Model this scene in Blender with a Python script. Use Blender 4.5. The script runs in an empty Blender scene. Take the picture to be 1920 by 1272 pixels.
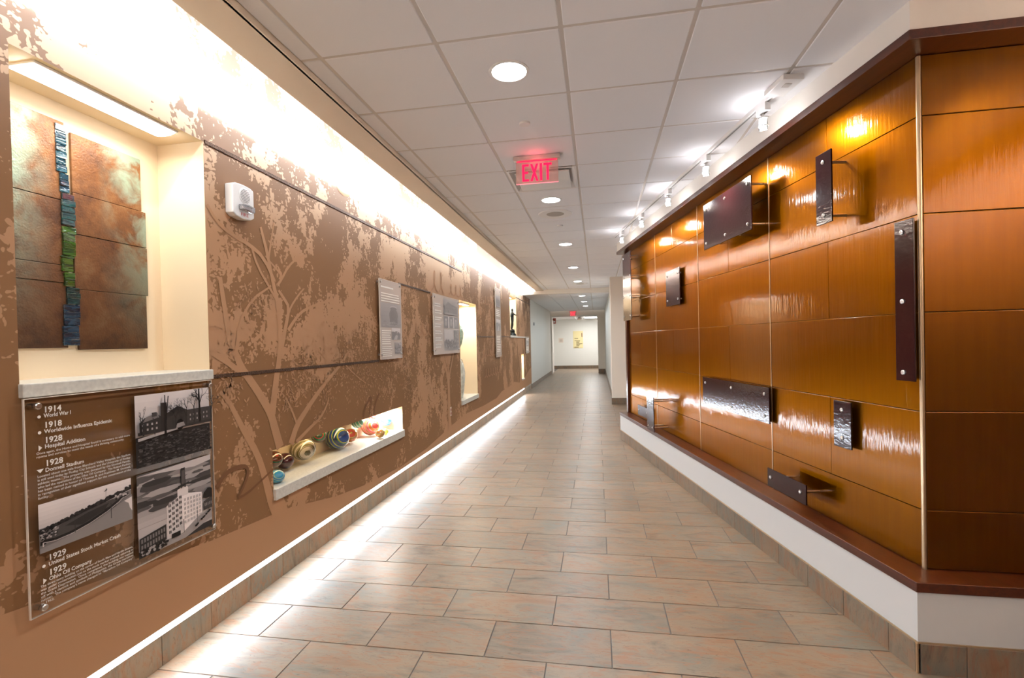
import bpy, bmesh, math, random
import numpy as np
from mathutils import Vector, Matrix

random.seed(7)
S = bpy.context.scene
COL = S.collection
PI = math.pi
R = math.radians

# ------------------------------------------------------------------ camera
H = 1.5187
yaw, pit, rol = R(-9.8699), R(-0.63366), R(-1.26977)
fw = Vector((math.sin(yaw)*math.cos(pit), math.cos(yaw)*math.cos(pit), math.sin(pit)))
r0 = Vector((math.cos(yaw), -math.sin(yaw), 0)); u0 = r0.cross(fw)
rt = math.cos(rol)*r0 + math.sin(rol)*u0
up = -math.sin(rol)*r0 + math.cos(rol)*u0
cd = bpy.data.cameras.new('camera'); cam = bpy.data.objects.new('camera', cd); COL.objects.link(cam)
cam.matrix_world = Matrix(((rt.x, up.x, -fw.x, 0), (rt.y, up.y, -fw.y, 0), (rt.z, up.z, -fw.z, H), (0, 0, 0, 1)))
cd.sensor_width = 36; cd.sensor_fit = 'HORIZONTAL'; cd.lens = 915.16/1920*36
cd.shift_y = 15.25/1920; cd.clip_start = 0.05; cd.clip_end = 200
S.camera = cam

# ------------------------------------------------------------------ world, exposure
W = bpy.data.worlds.new('world'); S.world = W; W.use_nodes = True
bg = W.node_tree.nodes['Background']; bg.inputs[0].default_value = (1, .96, .92, 1); bg.inputs[1].default_value = 0.25
S.view_settings.view_transform = 'Standard'; S.view_settings.look = 'None'
S.view_settings.gamma = 1; S.view_settings.use_curve_mapping = False; S.view_settings.exposure = 1.54
S.cycles.max_bounces = 10; S.cycles.diffuse_bounces = 6; S.cycles.glossy_bounces = 5; S.cycles.transparent_max_bounces = 16
S.cycles.sample_clamp_indirect = 6.0; S.cycles.caustics_reflective = False; S.cycles.caustics_refractive = False

def area(name, loc, aim, sx, sy, power, col=(1, 1, 1), spread=180, parent=None):
    l = bpy.data.lights.new(name, 'AREA'); l.shape = 'RECTANGLE'; l.size = sx; l.size_y = sy
    l.energy = power; l.color = col; l.spread = R(spread)
    o = bpy.data.objects.new(name, l); COL.objects.link(o); o.location = loc
    o.rotation_euler = Vector(aim).to_track_quat('-Z', 'Y').to_euler()
    return o

ZC = 2.981                      # ceiling
XW = -2.083                     # face of the mural wall
YE = 15.5                       # far end of the mural wall
YB = -5.0                       # wall behind the camera
XRR = 3.0
# cove light hidden above the ledge: a long strip tube aimed at the wall
COVE_W = 88
area('cove_light', (-1.73, (YB+YE)/2, 3.05), (-1, 0, -.55), YE-YB, .05, COVE_W, (.82, .91, 1))
area('cove_light_tight', (-1.70, (YB+YE)/2, 2.985), (-1, 0, 0), YE-YB, .05, 330, (.70, .85, 1), 42)  # second narrow cove beam, added to brighten the ceiling
area('slot_light', (XW+.003, (YB+13.9)/2, .165), (1, 0, -.75), 13.9-YB, .028, 52, (.80, .89, 1))
bpy.data.objects['slot_light'].rotation_euler = (Matrix.Rotation(0, 3, 'Z') @ Matrix(((0, 0, -1), (1, 0, 0), (0, -1, 0)))).to_euler()
area('added_wall_wash', (2.55, .2, 2.95), (1, 0, -.9), 4.4, .06, 62, (.95, .97, 1), 70)  # unseen lamp added for the bright band mirrored in the amber return
def orient(o, nx, ydir=(0, 1, 0)):           # light faces nx, its long x side along ydir
    z = -Vector(nx).normalized(); x = Vector(ydir).normalized(); y = z.cross(x)
    o.rotation_euler = Matrix((x, y, z)).transposed().to_euler()
orient(bpy.data.objects['cove_light'], (-1, 0, .05))
orient(bpy.data.objects['cove_light_tight'], (-1, 0, -.05))
orient(bpy.data.objects['slot_light'], (1, 0, -.12))
orient(bpy.data.objects['added_wall_wash'], (1, 0, -1.0))

# ------------------------------------------------------------------ materials
def nt(name):
    m = bpy.data.materials.new(name); m.use_nodes = True
    n = m.node_tree.nodes; b = n['Principled BSDF']
    return m, n, m.node_tree.links, b
def mat(name, col, rough=.5, metal=0, coat=0, coatr=.1, spec=.5, emit=None, es=0, bump=0, bscale=60, var=0, vscale=8, trans=0, ior=1.45):
    m, n, l, b = nt(name)
    b.inputs['Base Color'].default_value = (*col, 1); b.inputs['Roughness'].default_value = rough
    b.inputs['Metallic'].default_value = metal; b.inputs['Coat Weight'].default_value = coat
    b.inputs['Coat Roughness'].default_value = coatr; b.inputs['Specular IOR Level'].default_value = spec
    b.inputs['Transmission Weight'].default_value = trans; b.inputs['IOR'].default_value = ior
    if emit: b.inputs['Emission Color'].default_value = (*emit, 1); b.inputs['Emission Strength'].default_value = es
    if bump or var:
        tc = n.new('ShaderNodeTexCoord')
    if var:
        nz = n.new('ShaderNodeTexNoise'); nz.inputs['Scale'].default_value = vscale; nz.inputs['Detail'].default_value = 5
        l.new(tc.outputs['Object'], nz.inputs['Vector'])
        rp = n.new('ShaderNodeMapRange'); rp.inputs[1].default_value = .3; rp.inputs[2].default_value = .7
        rp.inputs[3].default_value = 1-var; rp.inputs[4].default_value = 1+var
        l.new(nz.outputs[0], rp.inputs[0])
        mx = n.new('ShaderNodeMix'); mx.data_type = 'RGBA'; mx.blend_type = 'MULTIPLY'; mx.inputs[0].default_value = 1
        mx.inputs[6].default_value = (*col, 1); l.new(rp.outputs[0], mx.inputs[7]); l.new(mx.outputs[2], b.inputs['Base Color'])
    if bump:
        nz2 = n.new('ShaderNodeTexNoise'); nz2.inputs['Scale'].default_value = bscale; nz2.inputs['Detail'].default_value = 3
        l.new(tc.outputs['Object'], nz2.inputs['Vector'])
        bp = n.new('ShaderNodeBump'); bp.inputs['Strength'].default_value = bump; bp.inputs['Distance'].default_value = .01
        l.new(nz2.outputs[0], bp.inputs['Height']); l.new(bp.outputs[0], b.inputs['Normal'])
    return m
def ramp(n, stops, interp='LINEAR'):
    r = n.new('ShaderNodeValToRGB'); cr = r.color_ramp; cr.interpolation = interp
    while len(cr.elements) > 1: cr.elements.remove(cr.elements[-1])
    cr.elements[0].position = stops[0][0]; cr.elements[0].color = (*stops[0][1], 1)
    for p, c in stops[1:]:
        e = cr.elements.new(p); e.color = (*c, 1)
    return r
class NM:                                     # small math-node helper
    def __init__(s, m): s.n = m.node_tree.nodes; s.l = m.node_tree.links
    def op(s, o, a, b=0, c=0):
        k = s.n.new('ShaderNodeMath'); k.operation = o
        for i, v in enumerate((a, b, c)):
            if hasattr(v, 'links'): s.l.new(v, k.inputs[i])
            elif i < len(k.inputs): k.inputs[i].default_value = v
        return k.outputs[0]
    def noise(s, vec, scale, detail=4, rough=.55, dist=0):
        k = s.n.new('ShaderNodeTexNoise'); k.inputs['Scale'].default_value = scale; k.inputs['Detail'].default_value = detail
        k.inputs['Roughness'].default_value = rough; k.inputs['Distortion'].default_value = dist
        s.l.new(vec, k.inputs['Vector']); return k.outputs[0]
    def mapr(s, v, a, b, c=0, d=1):
        k = s.n.new('ShaderNodeMapRange'); s.l.new(v, k.inputs[0])
        for i, x in enumerate((a, b, c, d)): k.inputs[i+1].default_value = x
        return k.outputs[0]
    def mapping(s, vec, scale=(1, 1, 1), loc=(0, 0, 0), rot=(0, 0, 0)):
        k = s.n.new('ShaderNodeMapping'); s.l.new(vec, k.inputs[0])
        k.inputs['Scale'].default_value = scale; k.inputs['Location'].default_value = loc; k.inputs['Rotation'].default_value = rot
        return k.outputs[0]
    def mix(s, f, a, b, blend='MIX'):
        k = s.n.new('ShaderNodeMix'); k.data_type = 'RGBA'; k.blend_type = blend
        for i, v in ((0, f), (6, a), (7, b)):
            if hasattr(v, 'links'): s.l.new(v, k.inputs[i])
            else: k.inputs[i].default_value = v if i == 0 else (*v, 1)
        return k.outputs[2]

TAN = (.445, .245, .130); BROWN = (.258, .130, .055)
def mural_mat():
    m, n, l, b = nt('mural'); q = NM(m)
    g = n.new('ShaderNodeNewGeometry'); pos = g.outputs['Position']
    sx = n.new('ShaderNodeSeparateXYZ'); l.new(pos, sx.inputs[0]); y, z = sx.outputs[1], sx.outputs[2]
    def crown(yc, zc, ry, rz, amp):
        a = q.op('DIVIDE', q.op('SUBTRACT', y, yc), ry); c = q.op('DIVIDE', q.op('SUBTRACT', z, zc), rz)
        d = q.op('ADD', q.op('MULTIPLY', a, a), q.op('MULTIPLY', c, c))
        return q.op('MULTIPLY', q.op('MAXIMUM', q.op('SUBTRACT', 1, d), -1.3), amp)
    e = crown(2.9, 1.95, 1.25, .85, .17)
    for c in ((5.9, 2.0, 1.7, .85, .24), (1.2, 2.3, .9, 1.1, .0), (13.2, 2.0, 1.6, 1.1, .26), (0.6, 1.0, 1.2, .8, .16)):
        e = q.op('MAXIMUM', e, crown(*c))
    upz = q.op('MULTIPLY', q.mapr(z, 1.9, 2.8), q.mapr(y, 7.2, 7.8, .30, .02))
    e = q.op('ADD', e, upz)
    st = q.mapping(pos, (1, 1, .8))
    big = q.noise(st, 1.7, 2, .5, .3)
    mid = q.noise(st, 9, 3, .6, .6)
    wb = n.new('ShaderNodeTexNoise'); wb.inputs['Scale'].default_value = 14; wb.inputs['Detail'].default_value = 2; l.new(pos, wb.inputs['Vector'])
    wv = n.new('ShaderNodeVectorMath'); wv.operation = 'MULTIPLY_ADD'; l.new(wb.outputs[1], wv.inputs[0]); wv.inputs[1].default_value = (0, .05, .05); l.new(pos, wv.inputs[2]); pw = wv.outputs[0]
    leafv = q.mapping(pw, (1, 34, 20), rot=(.35, 0, 0))
    leaf = n.new('ShaderNodeTexVoronoi'); leaf.inputs['Scale'].default_value = 1.0; leaf.inputs['Randomness'].default_value = 1
    l.new(leafv, leaf.inputs['Vector'])
    leaf2 = n.new('ShaderNodeTexVoronoi'); leaf2.inputs['Scale'].default_value = 1.7
    l.new(q.mapping(pw, (1, 18, 30), rot=(-.6, 0, 0)), leaf2.inputs['Vector'])
    v = q.op('ADD', q.op('MULTIPLY', q.op('SUBTRACT', big, .5), 2.1), q.op('MULTIPLY', q.op('SUBTRACT', mid, .5), 1.15))
    v = q.op('ADD', v, q.op('MULTIPLY', q.op('SUBTRACT', q.op('MINIMUM', leaf.outputs[0], leaf2.outputs[0]), .36), -.50))
    v = q.op('ADD', v, e)
    msk = q.mapr(v, .085, .115)
    cove_wash = q.mapr(z, 2.15, 2.95)  # cove light's wash put into the colour: both tones paler towards the top
    col = q.mix(msk, q.mix(cove_wash, BROWN, (.25, .165, .122)), q.mix(cove_wash, TAN, (.66, .50, .36)))
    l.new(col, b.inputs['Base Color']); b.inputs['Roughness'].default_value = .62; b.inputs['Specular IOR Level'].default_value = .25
    return m
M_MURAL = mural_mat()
M_TAN = mat('mural_tan', TAN, .62, spec=.25)
M_SCRIPT = mat('mural_script', (.20, .092, .042), .62, spec=.25)
M_SCRIPT2 = mat('mural_script_pale', (.42, .22, .115), .62, spec=.25)
M_CREAM = mat('cream_paint', (.80, .66, .47), .6, spec=.3)
M_SOFFIT = mat('soffit_paint', (.84, .76, .66), .6, spec=.3)
M_WHITE = mat('white_paint', (.80, .77, .72), .55, spec=.3)
M_DUSK = mat('brown_paint', (.30, .21, .15), .6)
M_GREYWALL = mat('grey_white_paint', (.72, .72, .68), .55, spec=.3)
M_PLINTH = mat('plinth_paint', (.58, .575, .56), .45, spec=.35)
M_TILE_C = mat('ceiling_tile', (.85, .86, .89), .8, spec=.2, bump=.12, bscale=220)
M_GRID = mat('grid_metal', (.64, .60, .56), .5)
M_STONE = mat('sill_stone', (.62, .60, .54), .4, var=.1, vscale=60)
M_REVEAL = mat('bronze_reveal', (.085, .04, .02), .35, metal=.6, var=.5, vscale=120, bump=.6, bscale=150)
M_METAL = mat('brushed_metal', (.62, .60, .58), .28, metal=1)
M_STRIP = mat('champagne_metal', (.60, .44, .28), .3, metal=.85)
M_WPLAST = mat('white_plastic', (.82, .81, .80), .35)
M_GREYPL = mat('grey_plastic', (.30, .30, .30), .5)
M_LAMP = mat('lamp_glow', (1, 1, 1), .5, emit=(1, .985, .96), es=10)
M_LAMP2 = mat('tube_glow', (1, 1, 1), .5, emit=(.97, .99, 1), es=3)
M_SLOT = mat('slot_glow', (1, 1, 1), .5, emit=(.97, .98, 1), es=2.0)
M_RED = mat('exit_red', (.25, .0, .005), .6, spec=0, emit=(1, .01, .05), es=.9)
M_REDTXT = mat('red_print', (.55, .04, .04), .5)
M_BULB = mat('halogen_glow', (1, 1, 1), .5, emit=(1, .96, .93), es=30)
M_WTXT = mat('white_print', (.86, .80, .72), .6, emit=None)
M_GROUT = mat('grout', (.15, .135, .125), .8)
M_BLACK = mat('dark_print', (.03, .03, .03), .5)

def glass_sheet(name, tint, refl=1.0, milky=0, mcol=(.8, .8, .8), gl_r=.03):
    m = bpy.data.materials.new(name); m.use_nodes = True; n = m.node_tree.nodes; l = m.node_tree.links; n.clear()
    out = n.new('ShaderNodeOutputMaterial'); tr = n.new('ShaderNodeBsdfTransparent'); tr.inputs[0].default_value = (*tint, 1)
    gl = n.new('ShaderNodeBsdfGlossy'); gl.inputs['Roughness'].default_value = gl_r
    fr = n.new('ShaderNodeFresnel'); fr.inputs[0].default_value = 1.45
    mm = n.new('ShaderNodeMath'); mm.operation = 'MULTIPLY'; mm.inputs[1].default_value = refl; l.new(fr.outputs[0], mm.inputs[0])
    base = tr.outputs[0]
    if milky:
        df = n.new('ShaderNodeBsdfDiffuse'); df.inputs[0].default_value = (*mcol, 1)
        m0 = n.new('ShaderNodeMixShader'); m0.inputs[0].default_value = milky; l.new(tr.outputs[0], m0.inputs[1]); l.new(df.outputs[0], m0.inputs[2]); base = m0.outputs[0]
    mx = n.new('ShaderNodeMixShader'); l.new(mm.outputs[0], mx.inputs[0]); l.new(base, mx.inputs[1]); l.new(gl.outputs[0], mx.inputs[2])
    l.new(mx.outputs[0], out.inputs[0]); return m
M_ACRYL = glass_sheet('clear_acrylic', (.96, .95, .93), .35)
M_FROST = glass_sheet('frosted_acrylic', (.96, .95, .94), .4, .50, (1, .84, .73))
M_ACRED = mat('acrylic_edge', (.75, .66, .56), .3)
M_LENS = glass_sheet('clear_lens', (.93, .93, .95), 1.0, .25, (.8, .8, .85))
M_EXITPL = glass_sheet('exit_panel', (1, .88, .86), .6, .30, (.92, .70, .66))

def amber_mat():
    m, n, l, b = nt('amber_resin'); q = NM(m)
    tc = n.new('ShaderNodeTexCoord'); oi = n.new('ShaderNodeObjectInfo')
    v = tc.outputs['Object']
    st = q.mapping(v, (26, 26, 1.4))
    s1 = q.noise(st, 1, 4, .6); s2 = q.noise(v, 1.3, 3, .5)
    f = q.op('ADD', q.op('MULTIPLY', s1, .35), q.op('MULTIPLY', s2, .65))
    rp = ramp(n, [(.3, (.150, .045, .0001)), (.5, (.185, .059, .0001)), (.72, (.220, .075, .0002))]); l.new(f, rp.inputs[0])
    l.new(rp.outputs[0], b.inputs['Base Color'])
    b.inputs['Metallic'].default_value = 1; b.inputs['Specular Tint'].default_value = (.95, .62, .16, 1); b.inputs['Roughness'].default_value = .36
    b.inputs['Coat Weight'].default_value = .55; b.inputs['Coat Roughness'].default_value = .085; b.inputs['Coat IOR'].default_value = 1.45
    st2 = q.mapping(v, (60, 60, 5)); h = q.noise(st2, 1, 2, .5); h2 = q.noise(v, 5, 2, .5)
    hh = q.op('ADD', q.op('MULTIPLY', h, .5), h2)
    bp = n.new('ShaderNodeBump'); bp.inputs['Strength'].default_value = .12; bp.inputs['Distance'].default_value = .01
    l.new(hh, bp.inputs['Height']); l.new(bp.outputs[0], b.inputs['Normal'])
    bp2 = n.new('ShaderNodeBump'); bp2.inputs['Strength'].default_value = .20; bp2.inputs['Distance'].default_value = .01
    l.new(hh, bp2.inputs['Height']); l.new(bp2.outputs[0], b.inputs['Coat Normal'])
    return m
M_AMBER = amber_mat()
def burgundy_mat():
    m, n, l, b = nt('burgundy_acrylic'); q = NM(m); tc = n.new('ShaderNodeTexCoord')
    b.inputs['Base Color'].default_value = (.022, .004, .005, 1); b.inputs['Roughness'].default_value = .13
    b.inputs['Coat Weight'].default_value = .25; b.inputs['Coat Roughness'].default_value = .04; b.inputs['Specular IOR Level'].default_value = .35
    h = q.noise(q.mapping(tc.outputs['Object'], (1, 1, 2)), 26, 2, .5, .6)
    bp = n.new('ShaderNodeBump'); bp.inputs['Strength'].default_value = .065; bp.inputs['Distance'].default_value = .01
    l.new(h, bp.inputs['Height']); l.new(bp.outputs[0], b.inputs['Normal']); l.new(bp.outputs[0], b.inputs['Coat Normal'])
    return m
M_BURG = burgundy_mat()
def wood_mat():
    m, n, l, b = nt('cherry_wood'); q = NM(m); tc = n.new('ShaderNodeTexCoord')
    f = q.noise(q.mapping(tc.outputs['Object'], (2, 40, 40)), 1.2, 4, .6, .8)
    rp = ramp(n, [(.3, (.042, .008, .003)), (.7, (.088, .018, .005))]); l.new(f, rp.inputs[0]); l.new(rp.outputs[0], b.inputs['Base Color'])
    b.inputs['Roughness'].default_value = .3; b.inputs['Coat Weight'].default_value = .4; b.inputs['Coat Roughness'].default_value = .15
    return m
M_WOOD = wood_mat()
def slate_mat(name, dark=1.0, axis='x'):
    m, n, l, b = nt(name); q = NM(m)
    g = n.new('ShaderNodeNewGeometry'); oi = n.new('ShaderNodeObjectInfo')
    off = n.new('ShaderNodeCombineXYZ'); 
    l.new(q.op('MULTIPLY', oi.outputs['Random'], 37), off.inputs[0]); l.new(q.op('MULTIPLY', oi.outputs['Random'], 91), off.inputs[1]); l.new(q.op('MULTIPLY', oi.outputs['Random'], 53), off.inputs[2])
    ad = n.new('ShaderNodeVectorMath'); ad.operation = 'ADD'; l.new(g.outputs['Position'], ad.inputs[0]); l.new(off.outputs[0], ad.inputs[1])
    p = ad.outputs[0]
    sc = (1.6, 5.5, 5.5) if axis == 'x' else (5.5, 5.5, 1.6)
    st = q.mapping(p, sc, rot=(0, 0, .25) if axis == 'x' else (.25, 0, 0))
    a = q.noise(st, 1.5, 6, .62, 1.3)
    c = q.noise(st, 3.1, 8, .7, 2.2)
    gy = q.noise(p, 3.2, 3, .5, .5)
    rp = ramp(n, [(.30, (.20, .155, .105)), (.42, (.31, .245, .175)), (.52, (.38, .295, .205)), (.62, (.42, .265, .16)), (.75, (.33, .17, .085))]); l.new(a, rp.inputs[0])
    col = q.mix(q.mapr(gy, .50, .68, 0, .75), rp.outputs[0], (.27, .26, .21))
    col = q.mix(q.mapr(c, .50, .62, 0, .85), col, (.42, .21, .11))
    br = q.noise(st, 6.5, 8, .75, 3.0)
    col = q.mix(q.mapr(br, .56, .66, 0, .55), col, (.12, .062, .028))
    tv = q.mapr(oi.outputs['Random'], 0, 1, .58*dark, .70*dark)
    cb = n.new('ShaderNodeCombineColor'); [l.new(tv, cb.inputs[i]) for i in range(3)]
    col = q.mix(1.0, col, cb.outputs[0], 'MULTIPLY')
    l.new(col, b.inputs['Base Color'])
    b.inputs['Roughness'].default_value = .36; b.inputs['Specular IOR Level'].default_value = .45
    bp = n.new('ShaderNodeBump'); bp.inputs['Strength'].default_value = .18; bp.inputs['Distance'].default_value = .006
    l.new(a, bp.inputs['Height']); l.new(bp.outputs[0], b.inputs['Normal'])
    return m
M_FLOOR = slate_mat('slate_floor_tile'); M_BASE = slate_mat('slate_base_tile', .85, 'z'); M_BASE_LIT = slate_mat('slate_base_tile_lit', 1.45, 'z')  # left-wall copy lightened: floor bounce light put into its colour
def copper_mat():
    m, n, l, b = nt('patina_copper'); q = NM(m)
    g = n.new('ShaderNodeNewGeometry'); p = g.outputs['Position']; sp = n.new('ShaderNodeSeparateXYZ'); l.new(p, sp.inputs[0])
    a = q.noise(p, 5, 6, .6, .6); c = q.noise(p, 26, 5, .7); d = q.noise(p, 110, 2, .5)
    rp = ramp(n, [(.3, (.045, .017, .008)), (.44, (.13, .048, .015)), (.55, (.20, .080, .024)), (.7, (.27, .155, .07))])
    l.new(q.op('ADD', q.op('MULTIPLY', a, .7), q.op('MULTIPLY', c, .3)), rp.inputs[0])
    hz = q.mapr(sp.outputs[2], 1.5, 2.6)
    edge = q.mapr(q.op('ABSOLUTE', q.op('SUBTRACT', sp.outputs[1], 1.89)), .1, .33)
    gm = q.op('MULTIPLY', q.op('MULTIPLY', hz, edge), q.mapr(q.noise(p, 7, 5, .6, .4), .38, .58))
    col = q.mix(q.op('MINIMUM', q.op('MULTIPLY', gm, 1.9), .9), rp.outputs[0], (.26, .34, .26))
    dk = q.mapr(sp.outputs[2], 1.5, 2.45, .38, 1.25); dc = n.new('ShaderNodeCombineColor'); [l.new(dk, dc.inputs[i]) for i in range(3)]  # panel colour gets darker towards the bottom
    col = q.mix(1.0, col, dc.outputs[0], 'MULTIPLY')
    l.new(col, b.inputs['Base Color']); b.inputs['Roughness'].default_value = .45; b.inputs['Metallic'].default_value = .25
    bp = n.new('ShaderNodeBump'); bp.inputs['Strength'].default_value = .35; bp.inputs['Distance'].default_value = .005
    l.new(q.op('ADD', d, c), bp.inputs['Height']); l.new(bp.outputs[0], b.inputs['Normal'])
    return m
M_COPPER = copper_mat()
def striped(name, cols, scale, rot, dist=3.0, rough=.06):
    m, n, l, b = nt(name); q = NM(m); tc = n.new('ShaderNodeTexCoord')
    w = n.new('ShaderNodeTexWave'); w.inputs['Scale'].default_value = scale; w.inputs['Distortion'].default_value = dist; w.inputs['Detail'].default_value = 1; w.inputs['Detail Scale'].default_value = .6
    l.new(q.mapping(tc.outputs['Generated'], rot=rot), w.inputs['Vector'])
    k = len(cols); rp = ramp(n, [(i/k, c) for i, c in enumerate(cols)], 'CONSTANT'); l.new(w.outputs[0], rp.inputs[0])
    l.new(rp.outputs[0], b.inputs['Base Color']); b.inputs['Roughness'].default_value = rough; b.inputs['Coat Weight'].default_value = 1; b.inputs['Coat Roughness'].default_value = .03
    return m
def glass_chip(name, c1, c2):
    m, n, l, b = nt(name); q = NM(m); tc = n.new('ShaderNodeTexCoord')
    f = q.noise(q.mapping(tc.outputs['Object'], (1, 6, 30)), 1.5, 3, .6, 1)
    rp = ramp(n, [(.35, c1), (.68, c2)]); l.new(f, rp.inputs[0]); l.new(rp.outputs[0], b.inputs['Base Color'])
    b.inputs['Roughness'].default_value = .08; b.inputs['Coat Weight'].default_value = 1
    bp = n.new('ShaderNodeBump'); bp.inputs['Strength'].default_value = .5; bp.inputs['Distance'].default_value = .01
    l.new(f, bp.inputs['Height']); l.new(bp.outputs[0], b.inputs['Normal']); return m
def attr_mat(name, rough=.5, emis=False):
    m, n, l, b = nt(name); a = n.new('ShaderNodeVertexColor'); a.layer_name = 'Col'
    l.new(a.outputs[0], b.inputs['Base Color']); b.inputs['Roughness'].default_value = rough; b.inputs['Specular IOR Level'].default_value = .3; return m
M_PRINT = attr_mat('printed_photo', .35)

# ------------------------------------------------------------------ geometry helpers
class MB:
    def __init__(s): s.v = []; s.f = []; s.c = []
    def quad(s, *p, col=None):
        k = len(s.v); s.v += [tuple(x) for x in p]; s.f.append(tuple(range(k, k+len(p)))); s.c.append(col)
    poly = quad
    def box(s, x0, x1, y0, y1, z0, z1):
        k = len(s.v); s.v += [(x, y, z) for z in (z0, z1) for y in (y0, y1) for x in (x0, x1)]
        for f in ((0, 2, 3, 1), (4, 5, 7, 6), (0, 1, 5, 4), (2, 6, 7, 3), (0, 4, 6, 2), (1, 3, 7, 5)):
            s.f.append(tuple(k+i for i in f)); s.c.append(None)
        return s
    def prism(s, pts, z0, z1):
        k = len(s.v); n = len(pts)
        s.v += [(p[0], p[1], z0) for p in pts] + [(p[0], p[1], z1) for p in pts]
        s.f.append(tuple(k+i for i in reversed(range(n)))); s.f.append(tuple(k+n+i for i in range(n)))
        for i in range(n): s.f.append((k+i, k+(i+1) % n, k+n+(i+1) % n, k+n+i))
        s.c += [None]*(n+2); return s
    def lathe(s, prof, axis='z', c=(0, 0, 0), seg=24, cap=True):     # prof: (radius, height)
        k = len(s.v); n = len(prof)
        for (r, h) in prof:
            for i in range(seg):
                a = 2*PI*i/seg; p = (r*math.cos(a), r*math.sin(a), h)
                if axis == 'y': p = (p[0], p[2], -p[1])
                if axis == 'x': p = (p[2], p[0], p[1])
                s.v.append((p[0]+c[0], p[1]+c[1], p[2]+c[2]))
        for j in range(n-1):
            for i in range(seg):
                i2 = (i+1) % seg
                s.f.append((k+j*seg+i, k+j*seg+i2, k+(j+1)*seg+i2, k+(j+1)*seg+i)); s.c.append(None)
        if cap:
            if prof[0][0] > 1e-6: s.f.append(tuple(k+i for i in reversed(range(seg)))); s.c.append(None)
            if prof[-1][0] > 1e-6: s.f.append(tuple(k+(n-1)*seg+i for i in range(seg))); s.c.append(None)
        return s
    def build(s, name, m, parent=None, bevel=0, smooth=False, loc=(0, 0, 0), rotz=0, seg=2, kind=None, label=None):
        me = bpy.data.meshes.new(name); me.from_pydata(s.v, [], s.f)
        if any(c is not None for c in s.c):
            ca = me.color_attributes.new('Col', 'FLOAT_COLOR', 'CORNER'); data = []
            for p, c in zip(me.polygons, s.c):
                c = c or (.5, .5, .5)
                for _ in range(p.loop_total): data += [c[0], c[1], c[2], 1]
            ca.data.foreach_set('color', data)
        bm = bmesh.new(); bm.from_mesh(me)
        if not any(c is not None for c in s.c): bmesh.ops.recalc_face_normals(bm, faces=bm.faces)
        if bevel:
            es = [e for e in bm.edges if e.is_manifold and e.calc_face_angle(0) > .5]
            bmesh.ops.bevel(bm, geom=es, offset=bevel, segments=seg, affect='EDGES', profile=.5)
        bm.to_mesh(me); bm.free()
        if smooth:
            me.polygons.foreach_set('use_smooth', [True]*len(me.polygons))
            if hasattr(me, 'set_sharp_from_angle'): me.set_sharp_from_angle(angle=R(40))
        me.materials.append(m)
        o = bpy.data.objects.new(name, me); COL.objects.link(o); o.location = loc; o.rotation_euler = (0, 0, rotz)
        if parent: o.parent = parent
        if kind: o['kind'] = kind
        if label: o['label'] = label
        return o
def thing(name, label, cat, loc=(0, 0, 0), rotz=0, group=None):
    o = bpy.data.objects.new(name, None); COL.objects.link(o); o.location = loc; o.rotation_euler = (0, 0, rotz)
    o.empty_display_size = .1
    if label: o['label'] = label
    if cat: o['category'] = cat
    if group: o['group'] = group
    return o
def tag(o, label, cat, group=None):
    o['label'] = label; o['category'] = cat
    if group: o['group'] = group
    return o
def setting(name, loc=(0, 0, 0), rotz=0):
    o = thing(name, None, None, loc, rotz); o['kind'] = 'structure'; return o
def struct(o): o['kind'] = 'structure'; return o
def text(body, size, m, parent, loc, rot, name='lettering', align='LEFT', spacing=1.0, width=0, bold=0):
    cu = bpy.data.curves.new(name, 'FONT'); cu.body = body; cu.size = size; cu.align_x = align; cu.space_line = spacing
    cu.resolution_u = 2; cu.fill_mode = 'FRONT'; cu.offset = bold
    o = bpy.data.objects.new('tmp', cu); COL.objects.link(o)
    bpy.context.view_layer.update()
    me = bpy.data.meshes.new_from_object(o.evaluated_get(bpy.context.evaluated_depsgraph_get()))
    bpy.data.objects.remove(o); me.materials.clear(); me.materials.append(m)
    if width:
        xs = [v.co.x for v in me.vertices]; k = width/max(1e-6, max(xs)-min(xs))
        for v in me.vertices: v.co.x *= k
    t = bpy.data.objects.new(name, me); COL.objects.link(t); t.location = loc; t.rotation_euler = rot
    if parent: t.parent = parent
    return t
ROT_L = (PI/2, 0, PI/2)       # on the left wall, facing +x, reading along +y
ROT_F = (PI/2, 0, 0)          # facing the camera (-y)
RIB = [0]
def ribbon(mb, pts, w0, w1, x, col=None):                # flat painted stroke on the left wall
    RIB[0] += 1; x = x+.00007*(RIB[0] % 26)
    n = len(pts)
    # smooth once
    P = [Vector((p[0], p[1])) for p in pts]
    Q = [P[0]]
    for a, b in zip(P[:-1], P[1:]): Q += [a*.72+b*.28, a*.28+b*.72]
    Q.append(P[-1]); n = len(Q); L = []
    for i, p in enumerate(Q):
        d = (Q[min(i+1, n-1)]-Q[max(i-1, 0)]).normalized(); nn = Vector((-d.y, d.x)); w = (w0+(w1-w0)*i/(n-1))/2
        L.append((p+nn*w, p-nn*w))
    for (a, b), (c, d) in zip(L[:-1], L[1:]):
        x += .000003
        mb.quad((x, a.x, a.y), (x, b.x, b.y), (x, d.x, d.y), (x, c.x, c.y))

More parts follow.
